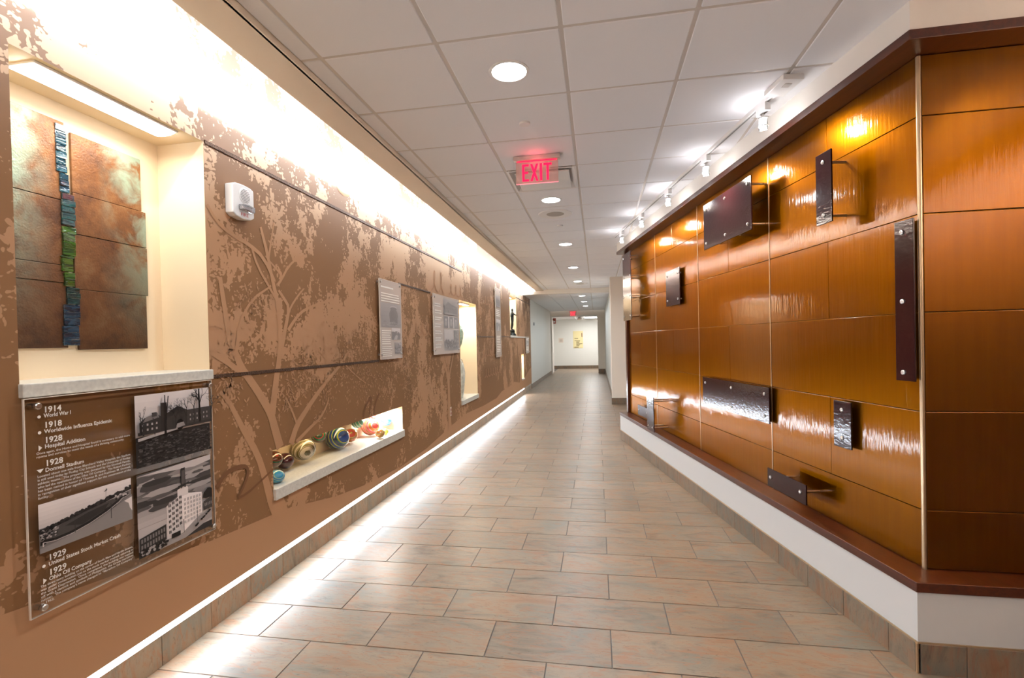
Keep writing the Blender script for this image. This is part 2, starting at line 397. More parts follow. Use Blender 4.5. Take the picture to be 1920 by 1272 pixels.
# ================================================================== FLOOR
floor = setting('floor')
g = MB(); g.box(XW-.3, XRR+.2, YB-.2, 28, -.06, -.004); g.build('grout_bed', M_GROUT, floor)
TW = .3045; FX, FY = -.568, 2.278
def xr(y):       # right limit of the visible floor at depth y
    if y < 2.5: return XRR
    if y < 7.6: return 1.385-.2031*(y-2.437)+.12
    if y < 11.6: return XRR
    return .40
tile_cache = {}
far = MB()
for k in range(-24, 80):
    y0 = FY+k*TW; y1 = y0+TW
    if y0 > 26.4 or y1 < YB: continue
    X1 = xr(y0); c = -5 if k % 2 else -6
    # joints at columns c of the same parity as k
    x = FX+((-6 if k % 2 == 0 else -7))*TW
    while x < X1:
        a = max(x, XW-.005); b2 = min(x+2*TW, X1); x += 2*TW
        if b2-a < .03: continue
        if -2 <= k <= 33:
            key = (round(b2-a, 3))
            h = random.uniform(-.0006, .0006)
            if key not in tile_cache:
                m = MB(); m.box(-(b2-a)/2+.0026, (b2-a)/2-.0026, -TW/2+.0026, TW/2-.0026, -.012, 0)
                o = m.build('floor_tile', M_FLOOR, floor, bevel=.0012, seg=1); tile_cache[key] = o.data
            else:
                o = bpy.data.objects.new('floor_tile', tile_cache[key]); COL.objects.link(o); o.parent = floor
            o.location = ((a+b2)/2, (y0+y1)/2, h)
        else:
            far.box(a+.002, b2-.002, y0+.002, y1-.002, -.012, 0)
far.build('distant_floor_tiles', M_FLOOR, floor, kind='stuff')

# ================================================================== LEFT WALL
wl = setting('wall_left')
NB = XW-.29                                   # back of the niches
ZS0, ZS1 = .147, .1815                        # slot for the floor light
niches = [(1.448, 2.338, 1.351, 2.644), (2.838, 4.978, .523, .848), (7.29, 8.35, .55, 2.186), (11.77, 12.71, 1.62, 2.675), (13.48, 13.905, .43, 1.16)]
ys = sorted({YB, YE, *[n_[0] for n_ in niches], *[n_[1] for n_ in niches]})
body = MB()
for a, b in zip(ys[:-1], ys[1:]):
    hole = [n_ for n_ in niches if n_[0] <= a+1e-6 and n_[1] >= b-1e-6]
    z = ZS1
    for n_ in sorted(hole, key=lambda q: q[2]):
        body.quad((XW, a, z), (XW, b, z), (XW, b, n_[2]), (XW, a, n_[2])); z = n_[3]
    body.quad((XW, a, z), (XW, b, z), (XW, b, 3.35), (XW, a, 3.35))
body.quad((XW, YB, ZS1), (XW-.12, YB, ZS1), (XW-.12, YE, ZS1), (XW, YE, ZS1))
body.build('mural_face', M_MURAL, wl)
bk = MB(); bk.quad((XW-.02, YB, .0), (XW-.02, YE, .0), (XW-.02, YE, .2), (XW-.02, YB, .2)); bk.build('slot_backing', M_WHITE, wl)
sl = MB(); sl.box(XW-.02, XW-.002, YB, 13.9, ZS0, ZS1); sl.build('light_strip', M_SLOT, wl)
hidden = MB(); hidden.box(XW-.42, XW-.40, YB, YE+8, 0, 3.4); hidden.build('wall_backing', M_WHITE, wl)
for i, (a, b, z0, z1) in enumerate(niches):
    m = MB(); t = .012
    m.box(NB-t, NB, a-t, b+t, z0-t, z1+t)
    m.box(NB, XW-.0005, a-t, a, z0, z1+t); m.box(NB, XW-.0005, b, b+t, z0, z1+t)
    m.box(NB, XW-.0005, a, b, z1, z1+t); m.box(NB, XW-.0005, a, b, z0-t, z0)
    m.build('niche_lining', M_CREAM, wl)
    th = (.053, .074, .07, .055, .04)[i]
    m = MB(); m.box(NB, XW+.022, a-.004, b+.004, z0, z0+th); m.build('niche_sill', M_STONE, wl, bevel=.004)
def reveal(y0, y1, z, h=.018):
    m = MB(); m.box(XW-.001, XW+.006, y0, y1, z-h/2, z+h/2); m.build('reveal_strip', M_REVEAL, wl)
reveal(2.345, 7.47, 2.645, .02); reveal(2.345, 4.43, 1.363, .02); reveal(4.95, 5.97, 2.17); reveal(8.40, 9.85, 1.625, .016); reveal(10.4, 11.75, 1.64, .014)
reveal(12.72, YE, 2.69); 
m = MB(); m.box(XW-.001, XW+.02, 12.72, 14.2, 1.62, 1.66); m.build('niche_sill', M_STONE, wl)
# painted hill, trees and script
hill = [[-5, .75], [0, .72], [.9, .655], [1.367, .597], [1.744, .548], [2.311, .475], [2.827, .437], [2.942, .43], [3.101, .404], [3.593, .312], [4.104, .256], [4.9, .215], [5.704, .234], [6.789, .336], [7.621, .385], [8.741, .35], [9.954, .349], [10.544, .432], [11.625, .449], [12.174, .506], [13.026, .406], [13.814, .444], [14.962, .634], [15.5, .70]]
mb = MB()
for a, b in zip(hill[:-1], hill[1:]): mb.quad((XW+.0012, a[0], ZS1), (XW+.0012, b[0], ZS1), (XW+.0012, b[0], b[1]), (XW+.0012, a[0], a[1]))
mb.build('mural_hill', M_TAN, wl)
trees = dict(
 a=(.075, .022, [[2.86, .42], [2.81, .53], [2.785, .608], [2.760, .689], [2.695, .862], [2.597, 1.002], [2.515, 1.139], [2.468, 1.217], [2.406, 1.275]]),
 a2=(.016, .008, [[2.464, 1.217], [2.478, 1.267], [2.514, 1.326]]),
 b=(.075, .03, [[2.915, .85], [2.861, 1.001], [2.833, 1.085], [2.747, 1.206], [2.646, 1.324], [2.577, 1.4], [2.521, 1.512], [2.489, 1.558], [2.469, 1.68], [2.43, 1.919]]),
 c=(.065, .022, [[2.844, 1.084], [2.87, 1.209], [2.903, 1.346], [2.922, 1.401], [2.952, 1.578], [2.932, 1.823], [2.885, 1.941], [2.84, 2.122], [2.781, 2.28]]),
 d=(.02, .012, [[2.849, 2.092], [2.881, 2.219], [2.912, 2.334]]),
 e=(.045, .02, [[2.935, 1.443], [2.973, 1.557], [2.999, 1.633], [3.053, 1.788], [2.997, 1.846], [2.943, 1.895]]),
 f=(.02, .012, [[3.039, 1.74], [3.071, 1.797], [3.154, 1.878], [3.227, 1.935]]),
 g=(.03, .014, [[3.034, 1.63], [3.065, 1.664], [3.148, 1.738], [3.24, 1.789], [3.437, 1.846], [3.639, 1.887]]),
 h=(.022, .012, [[2.933, 1.929], [2.98, 1.977], [3.053, 2.071], [3.16, 2.147], [3.278, 2.19]]),
 i=(.018, .01, [[2.991, 1.979], [2.948, 2.02], [2.859, 2.077], [2.819, 2.104]]),
 j=(.06, .02, [[3.03, .851], [3.101, .97], [3.206, 1.048], [3.332, 1.138], [3.482, 1.233], [3.73, 1.37], [3.85, 1.47]]),
 k=(.03, .012, [[3.09, .851], [3.288, .934], [3.395, .968], [3.496, 1.056], [3.522, 1.116]]),
 l=(.022, .01, [[3.101, .978], [3.04, 1.098], [2.985, 1.178]]),
 m=(.02, .03, [[2.350, 2.305], [2.415, 2.229], [2.513, 2.182], [2.666, 2.153], [2.808, 2.089], [2.902, 1.95]]),
 n=(.018, .02, [[2.689, 2.148], [2.741, 2.024], [2.852, 1.903], [2.908, 1.838]]),
 o=(.03, .04, [[2.345, 1.50], [2.468, 1.436], [2.597, 1.36]]),
 p=(.025, .012, [[2.542, 1.505], [2.565, 1.662], [2.685, 1.817], [2.841, 1.902]]),
 q=(.012, .01, [[3.48, 1.235], [3.50, 1.42], [3.47, 1.62]]),
 r=(.012, .01, [[3.75, 1.38], [3.95, 1.26], [4.15, 1.17]]),
 s=(.14, .05, [[6.675, .30], [6.652, .564], [6.656, .942], [6.60, 1.09], [6.481, 1.24], [6.373, 1.38]]),
 t=(.06, .035, [[6.661, 1.003], [6.776, 1.163], [6.952, 1.40]]),
 t2=(.035, .02, [[6.655, .98], [6.66, 1.2], [6.62, 1.5]]),
 u=(.09, .05, [[13.168, .40], [13.175, .801], [12.99, 1.216], [12.8, 1.6]]),
 v=(.05, .03, [[13.175, .85], [13.4, 1.25], [13.5, 1.6]]))
mb = MB(); flare = [(.42, .15), (.50, .11), (.608, .085)]
for w0, w1, pts in trees.values(): ribbon(mb, pts, w0, w1, XW+.0016)
mb.quad((XW+.0037, 2.80, .40), (XW+.0037, 2.985, .40), (XW+.0037, 2.93, .52), (XW+.0037, 2.83, .55))
mb.build('mural_tree_print', M_TAN, wl)
mb = MB(); rnd = random.Random(3)
tips = [(2.5, 1.32, .06), (2.43, 1.28, .06), (3.52, 1.12, .07), (3.0, 1.17, .07), (3.75, 1.4, .12), (3.1, 1.25, .12), (3.3, 1.3, .15), (4.15, 1.15, .08), (4.1, 1.35, .15), (3.9, 1.45, .15), (2.5, 1.55, .08), (2.7, 1.75, .1), (3.35, .93, .05), (3.45, 1.5, .2), (4.7, 1.25, .15), (4.5, 1.1, .1), (5.1, 1.2, .12), (5.2, 1.0, .08)]
for (cy, cz, s) in tips:
    for i in range(int(70*s/.1)):
        y = rnd.gauss(cy, s); z = rnd.gauss(cz, s)
        if z < .95 and 2.83 < y < 4.99: continue
        if y < 2.36: continue
        a = rnd.uniform(-.9, 2.6); L = rnd.uniform(.010, .022); w = L*.32
        d = (math.cos(a)*L, math.sin(a)*L); e = (-math.sin(a)*w, math.cos(a)*w); x = XW+.0038
        mb.quad((x, y-d[0], z-d[1]), (x, y+e[0], z+e[1]), (x, y+d[0], z+d[1]), (x, y-e[0], z-e[1]))
mb.build('mural_leaf_print', M_TAN, wl, kind='stuff')
mb = MB()
ribbon(mb, [[2.359, .75], [2.42, .813], [2.524, .825], [2.598, .808], [2.605, .757], [2.549, .678], [2.504, .645], [2.583, .642], [2.725, .691], [2.832, .728]], .03, .012, XW+.0040)
ribbon(mb, [[4.076, .87], [4.121, .95], [4.209, 1.022], [4.253, 1.036], [4.24, .97], [4.2, .88]], .03, .02, XW+.0040)
ribbon(mb, [[4.287, .862], [4.315, .948], [4.388, 1.031], [4.42, 1.05]], .03, .02, XW+.0040)
ribbon(mb, [[5.0, 1.36], [4.95, 1.43], [4.99, 1.50], [5.05, 1.47], [5.03, 1.41], [4.97, 1.39]], .02, .015, XW+.0040)
mb.build('mural_scroll_print', M_SCRIPT, wl)
mb = MB()
ribbon(mb, [[3.70, 2.96], [3.70, 2.85], [3.80, 2.78], [3.94, 2.81], [3.98, 2.88], [3.92, 2.91], [3.86, 2.85]], .02, .014, XW+.0040)
def loops(y, z, n, w, h):
    for i in range(n):
        p = [(y+i*w+w*t_/8+.32*w*math.sin(2*PI*t_/8), z+h*(.5-.5*math.cos(2*PI*t_/8))*rnd.uniform(.8, 1.1)) for t_ in range(9)]
        ribbon(mb, p, .022, .022, XW+.0040)
loops(6.0, 2.20, 2, .28, .30); loops(6.75, 2.22, 3, .25, .18); loops(9.0, 2.24, 4, .22, .18); loops(8.8, 1.25, 6, .2, .14); loops(8.9, .85, 7, .22, .16); loops(5.35, 1.62, 3, .2, .15)
mb.build('mural_script_print', M_SCRIPT2, wl)
# base tiles under the light slot
bl = setting('baseboard_left')
k = 0; y = 1.998-.3048*22; cache = None
while y < YE-.05:
    if cache is None:
        m = MB(); m.box(-.015, 0, .0015, .3033, 0, ZS0); o = m.build('base_tile', M_BASE_LIT, bl, bevel=.001, seg=1); cache = o.data
    else:
        o = bpy.data.objects.new('base_tile', cache); COL.objects.link(o); o.parent = bl
    o.location = (XW, y, 0); y += .3048

# ================================================================== RIGHT WALL (amber)
AX, AY = 1.385, 2.437; TX, TY = -.199, .98
AROT = math.atan2(TY, TX)                         # local x = along wall (s), local y = towards the corridor
PO = .134                                         # panels sit this far behind the plinth face
wr = setting('wall_right', (AX, AY, 0), AROT)
SE = 5.30
def wp(s, off, z=0):                              # wall coordinates to world
    return Vector((AX+TX*s+TY*off, AY+TY*s-TX*off, z))
zs = [.409, .686, 1.148, 1.613, 2.072, 2.526, 2.806]
ss = [.121, 1.372, 2.633, 3.927, 5.215]
# plan outlines in local (s, -off): the return runs along world +x from the corner
ca, sa = math.cos(AROT), math.sin(AROT)
def loc2(x, y):                                   # world xy to wall local xy
    dx, dy = x-AX, y-AY; return (dx*ca+dy*sa, -dx*sa+dy*ca)
def outline(front, back=1.2):
    # front: distance the front edge stands out from the plinth plane (negative = set back)
    # corner where both front lines meet
    c_w = wp(0, 0); yy = AY-front
    # along-wall line offset -front; solve for y = yy
    s = (yy-AY+TX*(-front))/TY
    p0 = wp(s, -front)
    pts = [loc2(XRR, yy), loc2(p0.x, p0.y), (SE, front), (SE, -back), loc2(XRR, AY+back)]
    return pts[::-1]
core = MB(); core.prism(outline(-PO-.012), 0, ZC); core.build('wall_core', mat('amber_backing', (.80, .50, .22), .5), wr)
pl_ = MB(); pl_.prism(outline(0), .14, .364); pl_.build('plinth_face', M_PLINTH, wr)
dw = MB(); dw.prism(outline(0), 2.852, ZC+.01); dw.build('upper_drywall', M_WHITE, wr)
si = MB(); si.prism(outline(.010), .364, .409); si.build('wood_sill', M_WOOD, wr, bevel=.003)
he = MB(); he.prism(outline(.010), 2.806, 2.850); he.build('wood_header', M_WOOD, wr, bevel=.003)
st_ = MB(); st_.prism(outline(.006), .1335, .140); st_.build('metal_edge_strip', M_STRIP, wr)
# far jamb
j = MB(); j.box(5.222, SE-.002, -PO-.02, -PO+.03, .409, 2.806); j.build('wood_jamb', M_WOOD, wr)
def pane(s0, s1, z0, z1, parent=wr):
    m = MB(); g_ = .0011; cx, cz = (s0+s1)/2, (z0+z1)/2
    m.box(s0-cx+g_, s1-cx-g_, -.012, 0, z0-cz+g_, z1-cz-g_)
    o = m.build('amber_panel', M_AMBER, parent, bevel=.0022); o.location = (cx, -PO, cz); return o
halves = [{0, 2, 4}, {1, 3}, {0, 3}, {1, 3, 5}]
zrow = list(zip(zs[:-1], zs[1:]))[::-1]            # top row first
for ci in range(4):
    a, b = ss[ci], ss[ci+1]
    for ri, (z0, z1) in enumerate(zrow):
        if ri in halves[ci]:
            mid = (a+b)/2-(.0 if ci != 2 else -.06)
            pane(a, mid, z0, z1); pane(mid, b, z0, z1)
        else: pane(a, b, z0, z1)
for s in ss[1:-1]:
    m = MB(); m.box(s-.004, s+.004, -PO-.004, -PO+.003, .409, 2.806); m.build('seam_strip', M_STRIP, wr)
K = wp(.112, PO)                                   # corner where the return starts
m = MB(); kx, ky = loc2(K.x, K.y); m.lathe([(.010, .409), (.010, 2.80)], c=(kx, ky, 0), seg=12)
m.build('corner_post', M_STRIP, wr, smooth=True)
# return panels face the camera: parent with a turned frame
for ri, (z0, z1) in enumerate(zrow):
    for (x0, x1) in ((K.x+.012, K.x+1.26), (K.x+1.26, XRR)):
        m = MB(); cx, cz = (x0+x1)/2, (z0+z1)/2; m.box(x0-cx+.0011, x1-cx-.0011, 0, .012, z0-cz+.0011, z1-cz-.0011)
        o = m.build('amber_panel', M_AMBER, wr, bevel=.003)
        lx, ly = loc2(cx, K.y); o.location = (lx, ly, cz); o.rotation_euler = (0, 0, -AROT)
# base tiles of the amber wall
br_ = setting('baseboard_right', (AX, AY, 0), AROT)
s = .155-.3048; cache = None
while s < SE:
    a, b = max(s, .004), min(s+.3048, SE)
    if b-a > .02:
        full = abs(b-a-.3048) < 1e-6
        if full and cache: o = bpy.data.objects.new('base_tile', cache); COL.objects.link(o); o.parent = br_
        else:
            m = MB(); m.box(.0015, b-a-.0015, 0, .009, 0, .1335); o = m.build('base_tile', M_BASE, br_, bevel=.001, seg=1)
            if full: cache = o.data
        o.location = (a, 0, 0)
    s += .3048
m = MB(); m.lathe([(.006, 0), (.006, .1335)], c=(0, .004, 0), seg=8); m.build('corner_trim', M_STRIP, br_)
x = 1.571-.3048
while x < XRR:
    a, b = max(x, AX+.006), x+.3048
    m = MB(); m.box(.0015, b-a-.0015, -.009, 0, 0, .1335); o = m.build('base_tile', M_BASE, br_, bevel=.001, seg=1)
    lx, ly = loc2(a, AY); o.location = (lx, ly, 0); o.rotation_euler = (0, 0, -AROT); x += .3048

# ================================================================== CEILING
ce = setting('ceiling')
GX = [-1.478, -1.35485, -.74525, -.13565, .47395, 1.08355, 1.69315, 2.30275, XRR]
GY0 = 2.3062
m = MB(); m.box(XW-.4, XRR+.2, YB-.2, 14.2, ZC+.35, ZC+.40); m.build('deck', M_WHITE, ce)
def cxr(y): return XRR if y < 2.4 else (1.385-.2031*(y-2.437)+.25 if y < 7.4 else XRR if y < 11.7 else .45)
cc = {}; rows = range(-12, 20)
for jr in rows:
    y0 = GY0+jr*.6096; y1 = min(y0+.6096, 13.9)
    if y1 < YB or y0 > 13.85: continue
    y0c = max(y0, YB)
    for a, b in zip(GX[:-1], GX[1:]):
        if a > cxr(y0c): continue
        if abs(a+.74525) < .01 and jr == 3: continue              # the air diffuser takes this cell
        key = (round(b-a, 3), round(y1-y0c, 3))
        if key not in cc:
            q_ = MB(); q_.box(-(b-a)/2+.010, (b-a)/2-.010, -(y1-y0c)/2+.010, (y1-y0c)/2-.010, 0.0, .015)
            o = q_.build('ceiling_tile', M_TILE_C, ce, bevel=.004, seg=1); cc[key] = o.data
        else: o = bpy.data.objects.new('ceiling_tile', cc[key]); COL.objects.link(o); o.parent = ce
        o.location = ((a+b)/2, (y0c+y1)/2, ZC)
gm = MB()
for i, gx in enumerate(GX[1:-1]): 
    yend = 13.9 if gx < .5 else 2.6 if gx > 1.2 else 11.65
    gm.box(gx-.012, gx+.012, YB, yend, ZC+.004, ZC+.02)
gm.build('main_grid_bars', M_GRID, ce)
for jr in rows:
    y0 = GY0+jr*.6096
    if y0 < YB or y0 > 13.85: continue
    q_ = MB(); q_.box(-1.478, cxr(y0), y0-.012, y0+.012, ZC+.0045, ZC+.019); q_.build('cross_grid_bar', M_GRID, ce)
q_ = MB(); q_.box(-1.49, -1.47, YB, 13.9, 2.951, ZC+.03); q_.build('edge_reveal', M_SOFFIT, ce)
q_ = MB(); q_.box(-1.69, -1.4785, YB, 13.9, 2.951, 2.975); q_.box(-1.69, -1.67, YB, 13.9, 2.975, 3.01); q_.build('cove_ledge', M_SOFFIT, ce)
# bulkhead and the lower ceiling beyond
bh = MB(); bh.box(XW-.1, .60, 13.9, 14.1, 2.856, 3.35); struct(bh.build('trim_1', M_WHITE))
lc = setting('ceiling_far'); ZL = 2.86
lb = MB(); lb.box(XW-.1, .6, 14.1, 22.4, ZL+.016, ZL+.03); lb.build('grid_backing', M_GRID, lc)
for jr in range(14):
    y0 = 14.1+jr*.6096; y1 = min(y0+.6096, 22.4)
    if y1 <= y0: continue
    for a, b in ((XW, -1.354), (-1.354, -.745), (-.745, -.136), (-.136, .40)):
        q_ = MB(); q_.box(a+.01, b-.01, y0+.01, y1-.01, ZL, ZL+.016); q_.build('ceiling_tile', M_TILE_C, lc)

# ================================================================== FAR CORRIDOR
def sbox(name, x0, x1, y0, y1, z0, z1, m):
    q_ = MB(); q_.box(x0, x1, y0, y1, z0, z1); return struct(q_.build(name, m))
sbox('wall_far_left', XW-.2, XW, YE, 22.5, 0, 2.95, M_GREYWALL)
sbox('wall_side', .372, .60, 11.9, 22.5, 0, 3.1, M_GREYWALL)
sbox('wall_pillar', .33, 3.0, 11.65, 11.9, 0, 3.1, M_SOFFIT)
sbox('wall_right_corridor', XRR, XRR+.15, 2.3, 11.9, 0, 3.1, M_WHITE)
sbox('wall_right_near', XRR, XRR+.15, YB, 2.5, 0, 3.1, M_DUSK)
sbox('wall_back', XW-.3, XRR+.2, YB-.15, YB, 0, 3.3, M_DUSK)
sbox('trim_header', XW-.2, .60, 22.5, 22.7, 2.66, 2.95, M_SOFFIT)
sbox('wall_header_pier', .05, .60, 22.5, 22.7, 0, 2.66, M_SOFFIT)
sbox('wall_far', -3.0, 1.2, 26.5, 26.7, 0, 3.0, M_GREYWALL)
sbox('ceiling_end', -3.0, 1.2, 22.7, 26.6, 2.66, 2.72, M_TILE_C)
sbox('wall_far_right', 1.1, 1.3, 22.6, 26.6, 0, 2.8, M_WHITE)
sbox('wall_far_west', -3.1, -2.5, 22.7, 26.6, 0, 2.8, M_WHITE)
bf = setting('baseboard_far')
def bb(x0, x1, y0, y1, z=.147):
    q_ = MB(); q_.box(x0, x1, y0, y1, 0, z); q_.build('base_tile_run', M_BASE, bf)
bb(XW, XW+.012, YE, 22.45); bb(.36, .372, 11.65, 22.5); bb(.318, .90, 11.638, 11.65, .15); bb(.90, 3.0, 11.638, 11.65, .15)
bb(.05, .36, 22.488, 22.5, .2); bb(-2.4, .6, 26.488, 26.5, .16)
# door casing at the far opening, white door leaf standing open to the left
dr = setting('door_1')
q_ = MB(); q_.box(XW, XW+.06, 22.44, 22.72, 0, 2.66); q_.build('door_frame', M_WHITE, dr)
q_ = MB(); q_.box(-2.02, .05, 22.50, 22.70, 2.61, 2.66); q_.build('door_head', M_WHITE, dr)
q_ = MB(); q_.box(-2.10, -2.055, 22.75, 23.6, .02, 2.5); q_.build('door_leaf', M_WHITE, dr)

# ================================================================== CEILING DEVICES
def downlight(x, y, z, label, group, power=9):
    t = thing('downlight', label, 'ceiling light', (x, y, z), 0, group)
    q_ = MB(); q_.lathe([(.092, -.001), (.094, -.006), (.108, -.004), (.110, 0.004)], seg=36, cap=False); q_.build('trim_ring', M_WPLAST, t, smooth=True)
    q_ = MB(); q_.lathe([(.093, 0.0), (.093, -.003)], seg=36); q_.build('diffuser', M_LAMP, t)
    l = bpy.data.lights.new('downlight_beam', 'AREA'); l.shape = 'DISK'; l.size = .17; l.energy = power; l.color = (.82, .92, 1); l.spread = R(160)
    o = bpy.data.objects.new('downlight_beam', l); COL.objects.link(o); o.location = (0, 0, -.009); o.parent = t
    return t
DL = ['nearest round recessed downlight, in front of the large exit sign', 'round downlight just beyond the large exit sign', 'third round downlight from the front, past the speaker grille', 'fourth round downlight from the front along the corridor', 'last round downlight before the white bulkhead']
DP = 7.2
for i, y in enumerate((2.619, 5.076, 7.451, 9.87, 12.2)): downlight(-.438, y, ZC, DL[i], 'downlights in the main ceiling', DP)
for y in (.18, -2.26): 
    l = bpy.data.lights.new('rear_downlight', 'AREA'); l.shape = 'DISK'; l.size = .19; l.energy = DP; l.color = (.82, .92, 1)
    o = bpy.data.objects.new('rear_downlight', l); COL.objects.link(o); o.location = (-.438, y, ZC-.012)
for i, (y, lb_) in enumerate(((14.9, 'first downlight in the lower ceiling beyond the bulkhead'), (17.2, 'middle downlight in the lower ceiling beyond the bulkhead'), (19.4, 'farthest downlight, above the small far exit sign'))):
    downlight(-.41, y, ZL, lb_, 'downlights in the far ceiling', 6)
def disc(name, x, y, z, r, label, cat, h=.012):
    q_ = MB(); q_.lathe([(r, 0.006), (r, -h*.5), (r*.92, -h)], seg=24); o = q_.build(name, M_WPLAST, None, smooth=True, loc=(x, y, z)); return tag(o, label, cat)
disc('sprinkler_cover', -.446, 3.256, ZC, .037, 'small white concealed sprinkler disc in the tile before the exit sign', 'sprinkler')
disc('sprinkler_cover', -.43, 6.22, ZC, .037, 'tiny white sprinkler disc just past the round speaker grille', 'sprinkler')
t = thing('ceiling_speaker', 'round white ceiling speaker behind the second downlight', 'speaker', (-.442, 5.645, ZC))
q_ = MB(); q_.lathe([(.10, -.004), (.16, -.010), (.19, -.008), (.2, .004)], seg=40, cap=False); q_.build('bezel', M_WPLAST, t, smooth=True)
q_ = MB(); q_.lathe([(.101, .0), (.101, -.005)], seg=40); q_.build('grille', mat('speaker_grille', (.42, .39, .35), .6), t)
t = thing('ceiling_speaker', 'round white ceiling speaker after the last downlight, near the bulkhead', 'speaker', (-.40, 12.75, ZC))
q_ = MB(); q_.lathe([(.10, -.004), (.16, -.010), (.19, -.008), (.2, .004)], seg=40, cap=False); q_.build('bezel', M_WPLAST, t, smooth=True)
q_ = MB(); q_.lathe([(.101, .0), (.101, -.005)], seg=40); q_.build('grille', mat('speaker_grille_far', (.5, .47, .43), .6), t)
# square air diffuser with a dropped face plate
t = thing('air_diffuser', 'square white air diffuser with dropped centre plate behind the exit sign', 'air vent', (-.4405, 4.4399, ZC))
hs = .2985
q_ = MB()
for (a, b, zz0, zz1) in ((hs, hs-.02, -.002, -.004), (hs-.02, hs-.09, -.004, .075)):
    for k in range(4):
        c_, s_ = math.cos(k*PI/2), math.sin(k*PI/2); f = lambda x, y, z: (x*c_-y*s_, x*s_+y*c_, z)
        q_.quad(f(-a, -a, zz0), f(a, -a, zz0), f(b, -b, zz1), f(-b, -b, zz1))
q_.box(-hs+.05, hs-.05, -hs+.05, hs-.05, .075, .09)
q_.build('frame', M_WPLAST, t)
q_ = MB(); q_.box(-.235, .235, -.235, .235, -.012, 0); q_.build('face_plate', M_WPLAST, t, bevel=.006)
for k in range(4):
    q_ = MB(); q_.box(-.005, .005, -.005, .005, -.002, .08); o = q_.build('plate_hanger', M_GRID, t); o.location = ((-.2, .2, .2, -.2)[k], (-.2, -.2, .2, .2)[k], 0)
# exit signs
def exit_sign(x, y, zt, w, h, label, letters=True, can=True):
    t = thing('exit_sign', label, 'exit sign', (x, y, zt))
    q_ = MB(); q_.box(-w/2-.018, w/2+.018, -.03, .03, -.035, 0); q_.build('canopy', mat('sign_canopy', (.62, .58, .54), .4, metal=.4), t, bevel=.006)
    q_ = MB(); q_.box(-w/2, w/2, -.004, .004, -.035-h, -.033); q_.build('panel', M_EXITPL, t)
    q_ = MB(); q_.box(-w/2, w/2, -.0045, .0045, -.038-h, -.035-h); q_.build('bottom_edge', mat('pink_edge', (.9, .3, .35), .4, emit=(1, .15, .2), es=.6), t)
    q_ = MB(); q_.box(-w/2+.01, w/2-.01, -.006, .006, -.041, -.035); q_.build('light_edge', M_RED, t)
    lh = h*.76; zb = -.035-h*.91; x0 = -w*.35; k = w*.70/3.62; y_ = -.0062; sw = .26*k
    def letter(polys):
        q_ = MB()
        for p in polys: q_.quad(*[(x0+a*k, y_, zb+b*lh) for a, b in p])
        q_.build('letter', M_RED, t)
    e_ = .13
    letter([[(0, 0), (.28, 0), (.28, 1), (0, 1)], [(.28, 0), (.82, 0), (.82, e_), (.28, e_)], [(.28, .44), (.72, .44), (.72, .44+e_), (.28, .44+e_)], [(.28, 1-e_), (.82, 1-e_), (.82, 1), (.28, 1)]])
    letter([[(.98, 0), (1.26, 0), (1.98, 1), (1.70, 1)]]); letter([[(1.70, 0), (1.98, 0), (1.26, 1), (.98, 1)]])
    letter([[(2.16, 0), (2.44, 0), (2.44, 1), (2.16, 1)]])
    letter([[(2.98, 0), (3.26, 0), (3.26, 1-e_), (2.98, 1-e_)], [(2.62, 1-e_), (3.62, 1-e_), (3.62, 1), (2.62, 1)]])
    return t
exit_sign(-.438, 3.85, ZC, .335, .178, 'large red EXIT sign hanging from the ceiling near the camera')
exit_sign(-1.04, 22.30, ZL, .30, .19, 'small distant red EXIT sign above the far opening')
l = bpy.data.lights.new('exit_glow', 'POINT'); l.energy = .15; l.color = (1, .1, .15); l.shadow_soft_size = .08
o = bpy.data.objects.new('exit_glow', l); COL.objects.link(o); o.location = (-.438, 3.79, ZC-.06)

# ================================================================== TRACK LIGHTING
def wl_loc(s, off, z): return wp(s, off, z)
t = thing('track_rail', 'white ceiling track rail running along the amber wall', 'track', wp(2.7, -.16, ZC), AROT)
q_ = MB(); q_.box(-1.95, 2.1, -.018, .018, -.026, 0); q_.build('rail', M_WPLAST, t, bevel=.002)
q_ = MB(); q_.box(-1.9, 2.05, -.006, .006, -.027, -.020); q_.build('slot', M_GREYPL, t)
q_ = MB(); q_.box(-2.12, -1.92, -.06, .06, -.03, 0); q_.build('feed_box', M_WPLAST, t, bevel=.004)
q_ = MB(); q_.box(-2.07, -2.03, -.02, .02, -.033, -.029); q_.build('knockout', M_GRID, t)
M_CLEAR = glass_sheet('lamp_glass', (.98, .98, .98), 1.2, .10, (.9, .9, .9))
LP = ['nearest glass track lamp, next to the feed box', 'second glass track lamp from the front', 'middle glass track lamp of five', 'fourth glass track lamp from the front', 'farthest glass track lamp at the end of the rail']
SPOT = 13
